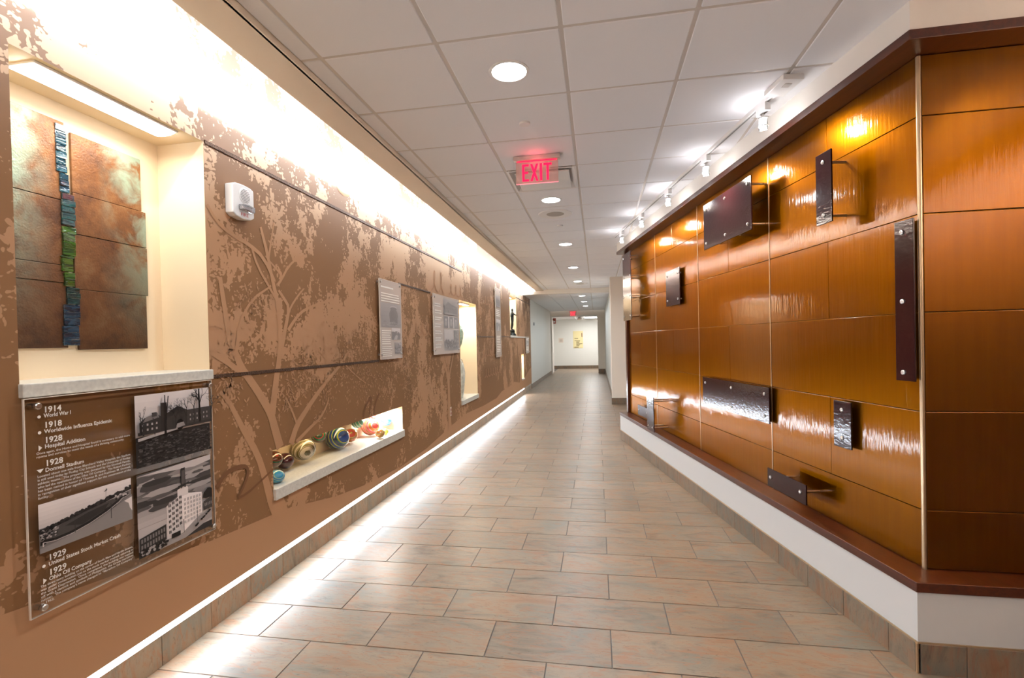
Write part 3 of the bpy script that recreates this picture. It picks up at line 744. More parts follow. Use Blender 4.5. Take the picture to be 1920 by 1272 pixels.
for i, s in enumerate((.90, 1.74, 2.60, 3.48, 4.38)):
    t = thing('track_lamp', LP[i], 'track light', wp(s, -.16, ZC), AROT, 'track lamps over the amber wall')
    q_ = MB(); q_.box(-.055, .055, -.018, .018, -.075, -.022); q_.build('adapter', M_WPLAST, t, bevel=.003)
    q_ = MB(); q_.lathe([(.006, -.095), (.006, -.07)], seg=10); q_.build('stem', M_METAL, t)
    q_ = MB(); q_.lathe([(.010, -.092), (.026, -.098), (.027, -.108)], seg=20); q_.build('cap', M_METAL, t, smooth=True)
    q_ = MB(); q_.lathe([(.026, -.108), (.026, -.172)], seg=24, cap=False); q_.build('glass_tube', M_CLEAR, t, smooth=True)
    q_ = MB(); q_.lathe([(.0285, -.150), (.0285, -.158)], seg=24, cap=False); q_.build('ring', M_METAL, t, smooth=True)
    q_ = MB(); q_.lathe([(.004, -.11), (.011, -.118), (.018, -.15), (.020, -.166), (.0, -.167)], seg=16); q_.build('bulb', M_BULB, t, smooth=True)
    l = bpy.data.lights.new('track_spot', 'SPOT'); l.energy = SPOT; l.color = (1, .92, .82); l.spot_size = R(165); l.spot_blend = 1.0; l.shadow_soft_size = .035
    o = bpy.data.objects.new('track_spot', l); COL.objects.link(o); o.location = wp(s, -.16, ZC-.182)
    o.rotation_euler = (wp(s, PO, 1.9)-wp(s, -.16, ZC-.182)).to_track_quat('-Z', 'Y').to_euler()
    l = bpy.data.lights.new('track_glow', 'POINT'); l.energy = .35; l.color = (.97, .93, 1); l.shadow_soft_size = .02
    o = bpy.data.objects.new('track_glow', l); COL.objects.link(o); o.location = wp(s, -.20, ZC-.15)

l = bpy.data.lights.new('return_spot', 'SPOT'); l.energy = 12; l.color = (1, .93, .84); l.spot_size = R(75); l.spot_blend = .8; l.shadow_soft_size = .05
o = bpy.data.objects.new('return_spot', l); COL.objects.link(o); o.location = (1.98, 1.90, ZC-.10); o.rotation_euler = (Vector((1.95, 2.57, 2.0))-o.location).to_track_quat('-Z', 'Y').to_euler()
# ================================================================== BURGUNDY PLATES ON STANDOFFS
def plate(off, s0, s1, z0, z1, bolts, label, th=.010):
    cs, cz = (s0+s1)/2, z0
    t = thing('acrylic_plate', label, 'wall plate', wp(cs, off, cz), AROT, 'burgundy plates standing off the amber wall')
    q_ = MB(); q_.box(s0-cs, s1-cs, -th, 0, 0, z1-z0); q_.build('plate', M_BURG, t, bevel=.0015)
    for (s, z) in bolts:
        q_ = MB(); q_.lathe([(.0085, -(PO-off)), (.0085, -th+.001)], axis='y', c=(0, 0, 0), seg=12)
        o = q_.build('standoff_rod', M_METAL, t, smooth=True); o.location = (s-cs, 0, z-cz)
        q_ = MB(); q_.lathe([(.012, -.001), (.012, .004), (.008, .007), (.001, .0075)], axis='y', seg=14)
        c_ = q_.build('bolt_cap', M_METAL, o, smooth=True)
def grid_b(s0, s1, z0, z1, ms, mz, ns, nz):
    return [(s0+ms+(s1-s0-2*ms)*i/max(1, ns-1), z0+mz+(z1-z0-2*mz)*k/max(1, nz-1)) for i in range(ns) for k in range(nz)]
plate(.009, 4.60, 5.02, 1.787, 2.744, grid_b(4.60, 5.02, 1.787, 2.744, .05, .06, 2, 4), 'tall burgundy plate on eight long rods at the far end of the amber wall')
plate(.1, 3.037, 3.456, 1.881, 2.279, grid_b(3.037, 3.456, 1.881, 2.279, .05, .06, 2, 2), 'small upright burgundy plate mounted close to the wall, right of the tall far plate')
plate(.009, 1.381, 2.194, 2.295, 2.688, grid_b(1.381, 2.194, 2.295, 2.688, .05, .05, 3, 2), 'large burgundy plate high on the wall under the header, on long rods')
plate(.007, .53, .659, 2.144, 2.543, [(.595, 2.49), (.595, 2.19)], 'narrow black plate high on the wall left of the corner post')
plate(.095, .108, .214, 1.29, 2.054, [(.17, 2.0), (.17, 1.67), (.17, 1.33)], 'very tall thin burgundy strip with three bolts against the corner post')
plate(.1, 1.35, 2.49, .883, 1.144, grid_b(1.35, 2.49, .883, 1.144, .06, .05, 3, 2), 'long horizontal burgundy plate with pale floor reflection, mid wall')
plate(.1, .533, .671, .874, 1.139, [(.602, 1.09), (.602, .93)], 'small black plate with two bolts low on the wall below the narrow one')
plate(.013, .805, 1.229, .479, .603, [(.86, .545), (1.19, .545)], 'low burgundy strip on long rods just above the wooden sill')
plate(-.05, 3.524, 3.779, .42, .832, grid_b(3.524, 3.779, .42, .832, .05, .05, 2, 2), 'upright dark plate overhanging the sill on very long rods')
plate(.08, 4.159, 4.623, .47, .608, grid_b(4.159, 4.623, .47, .608, .06, .07, 2, 1), 'small horizontal plate half hidden behind the overhanging plate at the far end')

# ================================================================== NICHE 1: copper artwork and lamp
t = thing('copper_wall_artwork', 'patinated copper panel artwork with blue green glass spine in the near niche', 'artwork', (NB, 1.893, 1.53))
ay, az = 1.893, 1.53; xb = -2.355-NB
def aplate(y0, y1, z0, z1, dx=0):
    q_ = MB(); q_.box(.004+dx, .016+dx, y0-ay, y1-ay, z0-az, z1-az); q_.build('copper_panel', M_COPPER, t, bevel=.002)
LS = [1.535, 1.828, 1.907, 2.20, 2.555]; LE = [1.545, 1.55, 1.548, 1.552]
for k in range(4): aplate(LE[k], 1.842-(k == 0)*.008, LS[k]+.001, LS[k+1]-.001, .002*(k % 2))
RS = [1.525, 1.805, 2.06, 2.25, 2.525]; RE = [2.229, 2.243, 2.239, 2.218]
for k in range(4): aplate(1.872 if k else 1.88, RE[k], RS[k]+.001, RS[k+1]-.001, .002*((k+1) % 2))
strip = [[1.803, 1.845, 2.325, 2.54, 0], [1.815, 1.853, 2.236, 2.322, 0], [1.82, 1.876, 2.148, 2.234, 1], [1.818, 1.876, 2.09, 2.146, 1], [1.82, 1.875, 1.953, 2.084, 2], [1.81, 1.866, 1.942, 1.951, 2], [1.812, 1.861, 1.88, 1.94, 2], [1.821, 1.864, 1.814, 1.876, 2], [1.83, 1.886, 1.733, 1.81, 1], [1.816, 1.884, 1.637, 1.731, 3], [1.81, 1.878, 1.546, 1.635, 3]]
GM = [glass_chip('teal_glass', (.004, .022, .04), (.01, .07, .10)), glass_chip('deep_teal_glass', (.002, .012, .018), (.008, .06, .06)), glass_chip('green_glass', (.004, .02, .006), (.05, .12, .015)), glass_chip('navy_glass', (.004, .008, .02), (.02, .06, .10))]
for (y0, y1, z0, z1, c) in strip:
    n_ = max(1, round((z1-z0)/.03)); q_ = MB()
    for k in range(n_):
        a = z0+(z1-z0)*k/n_; b = z0+(z1-z0)*(k+1)/n_; d0 = rnd.uniform(.022, .029); d1 = rnd.uniform(.022, .029)
        p = [(.0, y0-ay), (d0, y0-ay), (d1, y1-ay), (.0, y1-ay)]
        q_.prism(p, a-az+.0003, b-az-.0003)
    q_.build('glass_piece', GM[c], t, bevel=.002, seg=1)
t = thing('niche_lamp', 'long fluorescent lamp in the top of the near niche', 'lamp', (-2.178, 1.893, 2.644))
q_ = MB(); q_.box(-.072, .072, -.345, .31, -.010, 0); q_.build('housing', M_WPLAST, t, bevel=.003)
q_ = MB(); q_.lathe([(.066, -.32), (.066, .285)], axis='y', seg=24)
q_ = MB()
for k in range(10):
    a0, a1 = PI+PI*k/10, PI+PI*(k+1)/10
    q_.quad((.064*math.cos(a0), -.335, -.009+.016*math.sin(a0)), (.064*math.cos(a1), -.335, -.009+.016*math.sin(a1)), (.064*math.cos(a1), .30, -.009+.016*math.sin(a1)), (.064*math.cos(a0), .30, -.009+.016*math.sin(a0)))
q_.build('diffuser', M_LAMP2, t, smooth=True)
area('niche_lamp_beam', (-2.178, 1.876, 2.585), (0, 0, -1), .12, .62, 2.1, (1, .93, .80))

# ================================================================== TEXT PANEL 1
def sheet(label, y0, y1, z0, z1, so, mt, th=.008, d=.035):
    t = thing('timeline_display', label, 'display panel', (XW, (y0+y1)/2, z0), 0, 'acrylic timeline panels on the mural wall')
    yc = (y0+y1)/2
    q_ = MB(); q_.box(d-th, d, y0-yc, y1-yc, 0, z1-z0); q_.build('sheet', mt, t)
    q_ = MB(); e = .0025
    q_.box(d-th, d+.0003, y0-yc-e, y0-yc, 0, z1-z0); q_.box(d-th, d+.0003, y1-yc, y1-yc+e, 0, z1-z0); q_.box(d-th, d+.0003, y0-yc-e, y1-yc+e, -e, 0); q_.box(d-th, d+.0003, y0-yc-e, y1-yc+e, z1-z0, z1-z0+e)
    q_.build('sheet_edge', M_ACRED, t)
    for (y, z) in so:
        q_ = MB(); q_.lathe([(.010, 0), (.010, d-th)], axis='x', seg=14); o = q_.build('standoff', M_METAL, t, smooth=True); o.location = (0, y-yc, z-z0)
        q_ = MB(); q_.lathe([(.012, d), (.012, d+.010), (.009, d+.013), (.001, d+.013)], axis='x', seg=14); q_.build('standoff_cap', M_METAL, o, smooth=True)
    return t, yc, z0, d+.0012
class Art:                                       # flat printed photograph, built from flat coloured shapes
    def __init__(s, w, h, lift=0): s.lift = lift; s.w = w; s.h = h; s.mb = MB(); s.n = 0
    def p(s, pts, c):
        s.n += 1; x = .00003*s.n
        c = c if hasattr(c, '__len__') else tuple((1.45*c**1.3*(1-s.lift)+.42*s.lift)*k_ for k_ in (1, .89, .85))
        s.mb.quad(*[(x, min(max(p[0], 0), 1)*s.w, min(max(p[1], 0), 1)*s.h) for p in pts], col=c)
    def rect(s, x0, y0, x1, y1, c): s.p([(x0, y0), (x1, y0), (x1, y1), (x0, y1)], c)
    def line(s, a, b, w, c, w2=None):
        w2 = w if w2 is None else w2; d = Vector((b[0]-a[0], b[1]-a[1])).normalized(); n = Vector((-d.y, d.x))*.5
        s.p([(a[0]+n.x*w, a[1]+n.y*w), (a[0]-n.x*w, a[1]-n.y*w), (b[0]-n.x*w2, b[1]-n.y*w2), (b[0]+n.x*w2, b[1]+n.y*w2)], c)
    def blob(s, cx, cy, rx, ry, c, n=14, j=.2):
        s.p([(cx+rx*math.cos(2*PI*i/n)*rnd.uniform(1-j, 1+j), cy+ry*math.sin(2*PI*i/n)*rnd.uniform(1-j, 1+j)) for i in range(n)], c)
    def grad(s, y0, y1, c0, c1, n=8):
        for i in range(n): s.rect(0, y0+(y1-y0)*i/n, 1, y0+(y1-y0)*(i+1)/n, c0+(c1-c0)*(i+.5)/n)
    def tree(s, x, y, h, c, w, depth=5, a=PI/2, spread=.5):
        e = (x+h*math.cos(a)*.8, y+h*math.sin(a)); s.line((x, y), e, w, c, w*.65)
        if depth > 0:
            for k in range(2 if rnd.random() < .6 else 3): s.tree(e[0], e[1], h*rnd.uniform(.55, .8), c, w*.62, depth-1, a+rnd.uniform(-spread, spread)*1.5, spread)
    def done(s, parent, x, y, z, name='photo_print', m=None):
        return s.mb.build(name, m or M_PRINT, parent, loc=(x, y, z))

p1, yc, z0, xf = sheet('large clear acrylic panel of dates and three sepia photos under the near niche', 1.437, 2.307, .545, 1.347, [(1.475, 1.319), (1.475, .569), (2.293, 1.322), (2.291, .567)], M_ACRYL)
def tx(body, y, z, size, w=0, sp=1.0, bold=.0004): return text(body, size, M_WTXT, p1, (xf, y-yc, z-z0), ROT_L, width=w, spacing=sp, bold=bold)
for (yr, z) in (('1914', 1.292), ('1918', 1.234), ('1928', 1.177), ('1928', 1.090), ('1929', .734), ('1929', .678)): tx(yr, 1.497, z, .031, .057, bold=.0007)
tx('World War I', 1.4975, 1.273, .021, .096); tx('Worldwide Influenza Epidemic', 1.4975, 1.2135, .021, .260); tx('Hospital Addition', 1.4975, 1.157, .021, .146)
tx('Donnell Stadium', 1.4965, 1.0685, .021, .139); tx('United States Stock Market Crash', 1.4975, .7135, .021, .28); tx('Ohio Oil Company', 1.4975, .658, .021, .158)
def para(lines, y, z, dz, w, size=.0125):
    for i, (s_, f) in enumerate(lines): tx(s_, y, z-dz*i, size, w*f, bold=.0001)
para([('Once again, the Home and Hospital found it necessary to add more', 1), ('rooms and services to meet the needs of a thriving community.', .925)], 1.469, 1.1385, .0128, .366)
para([('Located about one mile from Blanchard Valley Hospital, the Stadium', 1), ('is still used today by Findlay City Schools and the University of Findlay', 1), ('athletic teams.  The property was donated by the Donnell Family,', 1), ('who led the operations of the Ohio Oil Company.  The Robert Pavilion', 1), ('has been named in honor of Thomas B. and Kathleen M. Donnell,', 1), ('in recognition of their significant support for the construction of the', 1), ('facility.', .1)], 1.470, 1.053, .0135, .364)
para([('The three-story building on the corner of South Main and Hardin Streets,', 1), ('was under construction just as the stock market crashed, ushering in', 1), ('the Great Depression.  Once completed, the building was topped', 1), ('off with a derrick and symbols of Philippides, the Greek marathon', 1), ('runner.  The company\u2019s name changed to \u201cMarathon Oil Company\u201d', 1), ('in 1962.', .12)], 1.469, .6435, .0128, .364)
def mark(pts):
    mk = MB(); mk.quad(*[(xf, y-yc, z-z0) for y, z in pts]); mk.build('list_mark', M_WTXT, p1)
for (y, z) in ((1.482, 1.278), (1.482, 1.219), (1.482, .720)): mark([(y+.0058*math.cos(a*PI/8), z+.0058*math.sin(a*PI/8)) for a in range(16)])
for (y, z) in ((1.483, 1.162), (1.484, .665)): mark([(y-.006, z-.011), (y+.006, z), (y-.006, z+.011)])
mark([(1.468, 1.083), (1.480, 1.069), (1.492, 1.083)])
# photo: brick hospital behind bare trees
A_ = Art(.424, .328); A_.grad(.40, 1, .48, .62, 6); A_.rect(0, 0, 1, .42, .05)
for i in range(420): x, y = rnd.random(), rnd.random()*.38; A_.rect(x, y, x+rnd.uniform(.015, .05), y+rnd.uniform(.008, .02), rnd.choice((.03, .07, .10, .14)))
A_.p([(0, .37), (.4, .42), (1, .52), (1, .56), (.5, .47), (0, .41)], .40)
A_.rect(0, .45, 1, .49, .06)
A_.p([(.02, .46), (.30, .46), (.30, .66), (.24, .70), (.08, .68), (.02, .62)], .06); A_.p([(.06, .62), (.26, .66), (.24, .73), (.10, .69)], .22); A_.rect(.28, .46, .36, .86, .05); A_.rect(.17, .68, .23, .74, .09)
A_.rect(.36, .46, .64, .70, .07); A_.rect(.64, .49, 1, .70, .08); A_.p([(.36, .70), (.5, .78), (.64, .70)], .07)
for i in range(4):
    for k in range(2): A_.rect(.05+.055*i, .50+.07*k, .07+.055*i, .53+.07*k, .40)
for i in range(6):
    for k in range(2): A_.rect(.67+.05*i, .53+.07*k, .685+.05*i, .56+.07*k, .36)
A_.blob(.53, .50, .05, .08, .015, j=.05); A_.p([(.47, .45), (.60, .47), (.58, .53), (.49, .52)], .32)
A_.line((.335, .40), (.335, .97), .03, .03, .012); A_.line((.345, .6), (.38, .95), .012, .03)
A_.line((.82, .48), (.81, 1), .035, .025, .02); A_.tree(.81, .68, .13, .03, .018, 4); A_.tree(.81, .76, .12, .03, .015, 4, 1.2); A_.tree(.81, .80, .12, .03, .015, 4, 2.1)
A_.tree(.05, .44, .14, .06, .02, 5); A_.tree(.45, .47, .13, .05, .018, 5); A_.tree(.58, .48, .14, .05, .02, 5); A_.tree(.68, .5, .14, .05, .02, 5); A_.tree(.93, .52, .13, .05, .018, 5); A_.tree(.14, .44, .1, .07, .012, 4)
A_.done(p1, xf, 1.862-yc, .984-z0)
# photo: stadium bowl
A_ = Art(.364, .182); A_.grad(.5, 1, .50, .66, 6); A_.rect(0, 0, 1, .5, .20)
A_.p([(0, .36), (1, .72), (1, 0), (0, 0)], .22); A_.p([(0, .40), (.5, .55), (1, .73), (1, .80), (.9, .76), (.6, .66), (.3, .55), (.1, .50), (0, .46)], .04)
for i in range(90): x = rnd.random(); A_.blob(x, .43+.36*x+rnd.uniform(-.02, .03), .02, .03, rnd.choice((.03, .05, .07)), 7, .3)
A_.p([(.10, .30), (.2, .46), (.45, .56), (.75, .64), (.85, .58), (.80, .45), (.5, .26), (.25, .20), (.12, .22)], .10)
A_.p([(.24, .40), (.48, .52), (.72, .58), (.66, .44), (.42, .30)], .055)
TR = [(.03, .16), (.03, .24), (.14, .20), (.30, .22), (.50, .30), (.70, .43), (.84, .56), (.88, .62), (.93, .63)]
for a, b in zip(TR[:-1], TR[1:]): A_.line(a, b, .055, .03, .05)
for a, b in zip(TR[:-1], TR[1:]): A_.line((a[0], a[1]-.035), (b[0], b[1]-.035), .012, .5)
A_.p([(0, .10), (.25, .16), (.55, .26), (.85, .48), (1, .60), (1, 0), (0, 0)], .27); A_.p([(.9, .5), (1, .55), (1, .2), (.97, .3), (.955, .42)], .62)
for x in (.34, .74): A_.line((x, .18 if x < .5 else .2), (x, .42 if x < .5 else .56), .008, .06)
A_.line((.68, .72), (.69, .94), .004, .3); A_.p([(.66, .86), (.70, .93), (.70, .88)], .12)
for i in range(16): A_.blob(rnd.uniform(.80, .97), rnd.uniform(.60, .70), .015, .022, rnd.choice((.04, .5, .1)), 6)
for i in range(10): A_.blob(rnd.uniform(.66, .72), rnd.uniform(.42, .47), .008, .02, .03, 6)
for i in range(60): A_.blob(rnd.uniform(0, .17), rnd.uniform(.28, .46), .012, .02, rnd.choice((.03, .05, .45, .3)), 6)
A_.done(p1, xf, 1.469-yc, .771-z0)
# photo: pale office tower with a derrick
A_ = Art(.422, .378); A_.grad(.35, .55, .45, .35, 3); A_.grad(.55, .8, .35, .12, 5); A_.grad(.8, 1, .10, .14, 3)
for i in range(46): A_.blob(rnd.uniform(-.05, 1.05), rnd.uniform(.52, .98), rnd.uniform(.08, .25), rnd.uniform(.015, .05), rnd.choice((.07, .10, .14, .28, .38)), 14, .15)
A_.grad(0, .35, .42, .46, 3); A_.p([(.0, .98), (1, 1), (1, .93), (.75, .9)], .5)
A_.rect(0, 0, 1, .08, .06); A_.p([(.25, .04), (1, .26), (1, .12), (.6, 0), (.25, 0)], .34)
A_.p([(.35, .08), (.35, .50), (.56, .60), (.56, .08)], .56); A_.p([(.56, .08), (.56, .60), (.85, .52), (.85, .24)], .72)
A_.p([(.50, .56), (.50, .66), (.585, .69), (.65, .66), (.65, .56)], .62); A_.rect(.53, .68, .56, .70, .3)
for i in range(4):
    for k in range(6):
        x = .375+.048*i; y = .14+.068*k+.02*i
        for d in (0, .018): A_.rect(x+d, y, x+d+.012, y+.036, .05)
for i in range(6):
    for k in range(6):
        x = .585+.043*i; y = .19+.062*k-(.0 if k < 1 else .003*k)+.004*i*(3-k)*.3
        for d in (0, .014): A_.rect(x+d, y, x+d+.009, y+.036, .42)
A_.rect(.40, .07, .52, .13, .03)
for sx in (.545, .605): A_.line((sx, .67), (.575+(sx-.575)*.7, .93), .012, .05)
for i in range(7): A_.line((.545, .67+.036*i), (.605, .71+.036*i), .006, .05); A_.line((.605, .67+.036*i), (.545, .71+.036*i), .006, .05)
A_.rect(.552, .70, .598, .93, (.10, .085, .08)); A_.rect(.548, .90, .602, .93, .04); A_.line((.5, .70), (.66, .72), .02, .06)
A_.p([(0, .06), (0, .24), (.33, .29), (.33, .10)], .05)
for i in range(9):
    for k in range(2): A_.rect(.02+.034*i, .10+.075*k+.004*i, .04+.034*i, .15+.075*k+.004*i, .22)
A_.p([(.86, .26), (.86, .38), (1, .42), (1, .26)], .08); A_.blob(.95, .47, .09, .07, .03, 14)
for i in range(5): A_.rect(.88+.024*i, .31, .89+.024*i, .35, .3)
for i in range(40): A_.blob(rnd.uniform(0, .34), rnd.uniform(.01, .1), .02, .018, rnd.choice((.03, .04, .35)), 6)
for i in range(14): x = rnd.uniform(.72, .98); A_.blob(x, .08+.6*(x-.7), .02, .015, .03, 6)
A_.line((.56, .08), (.56, .26), .012, .2); A_.line((.76, .14), (.76, .34), .006, .2)
A_.done(p1, xf, 1.860-yc, .576-z0)

# ================================================================== OTHER PANELS
def bars(mb, x, y0, y1, z0, z1, n, rag=.2):
    for i in range(n):
        z = z1-(z1-z0)*(i+.5)/n; h = (z1-z0)/n*.38; e = y1-(y1-y0)*rnd.uniform(0, rag)
        mb.quad((x, y0, z-h/2), (x, e, z-h/2), (x, e, z+h/2), (x, y0, z+h/2))
def generic(w, h, kind):
    A = Art(w, h, .55); A.grad(0, 1, .24, .36, 6)
    if kind == 'monument':
        A.blob(.62, .48, .22, .36, .09, 20, .06); A.rect(.42, .12, .82, .5, .08); A.blob(.6, .5, .12, .2, .05, 12, .1); A.blob(.62, .84, .18, .07, .5, 14, .05); A.blob(.62, .80, .17, .06, .10, 14, .05)
        for i in range(20): A.blob(rnd.uniform(.1, .95), rnd.uniform(.05, .25), .06, .03, rnd.choice((.2, .3)), 7)
    elif kind == 'church':
        A.p([(.1, .1), (.1, .5), (.3, .85), (.62, .55), (.62, .12)], .14); A.p([(.3, .85), (.62, .55), (.95, .5), (.95, .6), (.5, .72)], .10); A.rect(.62, .12, .95, .5, .12); A.rect(.28, .12, .36, .3, .03)
        for i in range(5): A.rect(.15+.1*i, .36, .19+.1*i, .46, .04)
        A.tree(.1, .1, .2, .05, .03, 5); A.tree(.88, .15, .18, .06, .02, 5); A.p([(0, 0), (1, 0), (1, .12), (0, .12)], .3)
    elif kind == 'portraits':
        for i in range(3): A.rect(.02+.34*i, 0, .28+.34*i, 1, .10+.05*i); A.blob(.15+.34*i, .45, .07, .28, .4, 12, .05); A.blob(.15+.34*i, .72, .05, .12, .6, 12, .05)
        A.rect(.28, 0, .36, 1, .7); A.rect(.62, 0, .70, 1, .7)
    elif kind == 'crowd':
        A.grad(.45, 1, .55, .62, 3)
        for i in range(120): A.blob(rnd.uniform(.05, .98), rnd.uniform(.12, .5), .03, .05, rnd.choice((.05, .1, .2, .45)), 7)
        A.rect(.66, .3, 1, 1, .16)
        for i in range(30): A.blob(rnd.uniform(.68, .98), rnd.uniform(.35, .98), .03, .05, rnd.choice((.08, .3)), 7)
    elif kind == 'street':
        A.grad(.6, 1, .6, .7, 3); A.p([(0, 0), (1, 0), (1, .5), (.5, .62), (0, .7)], .1); A.p([(.2, 0), (.55, .55), (.75, .5), (.6, 0)], .4)
        for i in range(30): A.blob(rnd.random(), rnd.uniform(.35, .7), .06, .05, rnd.choice((.05, .12)), 7)
    else:
        for i in range(60): A.blob(rnd.random(), rnd.random(), .08, .08, rnd.choice((.1, .2, .35, .45)), 8)
    return A
p2, yc, z0, xf = sheet('narrow frosted panel with a monument photo, right of the fire alarm', 4.41, 4.93, 1.376, 2.158, [(4.43, 2.13), (4.90, 2.13), (4.43, 1.42), (4.90, 1.42)], M_FROST)
mb = MB(); bars(mb, xf, .03-.26, .34-.26, .69, .73, 1); bars(mb, xf, .03-.26, .49-.26, .56, .66, 4, .1); bars(mb, xf, .03-.26, .25-.26, .14, .29, 7); bars(mb, xf, .03-.26, .27-.26, .02, .13, 6); mb.build('text_print', M_WTXT, p2)
generic(.48, .24, 'monument').done(p2, xf, .02-.26, .315); generic(.22, .12, 'street').done(p2, xf, .26-.26, .19); generic(.16, .12, 'oval').done(p2, xf, .33-.26, .045)
p3, yc, z0, xf = sheet('wide frosted panel of sepia photos left of the tall niche', 5.97, 7.14, 1.375, 2.163, [(6.02, 2.12), (7.10, 2.12), (6.02, 1.43), (7.10, 1.43)], M_FROST)
mb = MB()
for k in range(7): bars(mb, xf, .06-.585, .36-.585, .08+.09*k, .14+.09*k, 2, .3)
mb.build('text_print', M_WTXT, p3)
generic(.70, .22, 'church').done(p3, xf, .42-.585, .54); generic(.70, .16, 'portraits').done(p3, xf, .42-.585, .355); generic(.70, .29, 'crowd').done(p3, xf, .42-.585, .04)
p4, yc, z0, xf = sheet('tall thin frosted panel between the tall niche and the statue niche', 9.87, 10.43, 1.207, 2.655, [(9.92, 2.60), (10.38, 2.60), (9.92, 1.25), (10.38, 1.25)], M_FROST)
mb = MB(); bars(mb, xf, -.2, .2, .1, .45, 10); bars(mb, xf, -.2, .2, .85, 1.0, 4); mb.build('text_print', M_WTXT, p4)
generic(.44, .24, 'church').done(p4, xf, -.22, 1.05); generic(.44, .24, 'street').done(p4, xf, -.22, .55)
p5, yc, z0, xf = sheet('small frosted panel at the far end of the mural wall above the slot niche', 14.18, 14.80, 1.17, 1.654, [(14.23, 1.61), (14.75, 1.61), (14.23, 1.21), (14.75, 1.21)], M_FROST)
mb = MB(); bars(mb, xf, -.25, .25, .06, .2, 4); mb.build('text_print', M_WTXT, p5); generic(.5, .22, 'street').done(p5, xf, -.25, .23)

# ================================================================== FIRE ALARM
t = thing('fire_alarm', 'white fire alarm speaker strobe on the mural wall', 'fire alarm', (XW, 2.573, 2.278))
q_ = MB(); prof = [(0, -.088), (.045, -.088), (.05, -.075), (.05, .075), (.045, .088), (0, .088)]
q_ = MB(); pts = [(-.088, .02), (-.06, .004), (0, -.004), (.06, .004), (.088, .02), (.088, .185), (.06, .196), (0, .2), (-.06, .196), (-.088, .185)]
k0 = len(q_.v); q_.v = [(0, a, b) for a, b in pts]+[(.052, a, b) for a, b in pts]; n_ = len(pts)
q_.f = [tuple(range(n_))[::-1], tuple(range(n_, 2*n_))]+[(i, (i+1) % n_, n_+(i+1) % n_, n_+i) for i in range(n_)]; q_.c = [None]*len(q_.f)
q_.build('housing', M_WPLAST, t, bevel=.006)
q_ = MB(); q_.lathe([(.047, .050), (.047, .054), (.043, .0555)], axis='x', c=(0, .01, .135), seg=28); q_.build('speaker_rim', M_WPLAST, t, smooth=True)
M_GRL = mat('grille_shadow', (.22, .21, .21), .6)
for i in range(9):
    z = .135-.036+.009*i; hw = math.sqrt(max(0, .040**2-(z-.135)**2))
    q_ = MB(); q_.box(.054, .0562, .01-hw, .01+hw, z-.0018, z+.0018); q_.build('grille_slot', M_GRL, t)
q_ = MB(); pts = [(.052, -.045), (.082, -.035), (.092, .0), (.082, .06), (.052, .07)]; q_.prism(pts, .043, .077); q_.build('strobe_lens', M_LENS, t, bevel=.006)
q_ = MB(); q_.box(.056, .070, -.03, .05, .053, .067); q_.build('strobe_tube', mat('strobe_tube', (.55, .45, .42), .2, metal=.5), t, bevel=.003)
text('FIRE', .026, M_REDTXT, t, (.0535, -.028, .014), ROT_L, width=.06)
# outlet on the tree trunk
t = thing('wall_outlet', 'small outlet with red sockets low on the mural wall left of the tall niche', 'outlet', (XW, 6.72, .475))
q_ = MB(); q_.box(0, .007, -.037, .037, 0, .128); q_.build('cover_plate', mat('beige_plate', (.62, .45, .34), .4), t, bevel=.003)
for z in (.035, .088):
    q_ = MB(); q_.lathe([(.017, .006), (.017, .010)], axis='x', c=(0, 0, z), seg=14); q_.build('socket', mat('red_socket', (.30, .05, .04), .4), t)

# ================================================================== NICHE 2: glass balls
BALLS = [
 ((-2.295, 3.13, .715), .066, ((.02, .07, .02), (.25, .03, .02), (.06, .02, .01)), 'dark green and red glass ball at the left edge of the ball niche'),
 ((-2.300, 3.27, .671), .064, ((.05, .006, .012), (.035, .004, .01)), 'dark maroon glass ball second from the left in the ball niche'),
 ((-2.276, 3.47, .712), .090, ((.50, .44, .34), (.09, .08, .03), (.42, .36, .28), (.14, .12, .05)), 'large white and olive striped glass ball in the ball niche'),
 ((-2.304, 3.73, .770), .064, ((.02, .12, .05), (.35, .03, .03), (.02, .06, .03)), 'green and red glass ball hung high in the ball niche'),
 ((-2.265, 3.95, .708), .106, ((.02, .06, .22), (.40, .36, .02), (.03, .16, .12), (.01, .02, .08)), 'largest ball, blue with yellow bands, in the ball niche'),
 ((-2.300, 4.25, .672), .068, ((.65, .08, .04), (.60, .52, .08), (.5, .15, .05)), 'red and yellow glass ball right of the big blue one'),
 ((-2.310, 4.41, .765), .058, ((.10, .42, .25), (.75, .78, .72), (.12, .38, .30)), 'green ball with white rings, high in the ball niche'),
 ((-2.270, 4.60, .690), .090, ((.62, .07, .06), (.40, .30, .32), (.55, .16, .04)), 'large red ball with grey bands toward the right of the ball niche'),
 ((-2.322, 4.76, .775), .042, ((.6, .06, .05), (.45, .35, .4)), 'small red ball above and behind the large red one'),
 ((-2.12, 4.50, .644), .046, ((.60, .45, .04), (.30, .16, .25), (.6, .2, .03)), 'small yellow striped ball lying on the niche sill'),
 ((-2.14, 4.66, .631), .034, ((.60, .65, .08), (.7, .72, .15)), 'tiny yellow green ball on the sill beside the striped one'),
 ((-2.24, 4.915, .70), .058, ((.10, .30, .72), (.16, .42, .70), (.05, .22, .6)), 'blue ball with a green spot at the right end of the ball niche'),
 ((-2.16, 2.975, .640), .056, ((.02, .25, .42), (.10, .45, .5), (.35, .50, .15), (.02, .2, .45)), 'turquoise striped ball resting on the sill at the left end')]
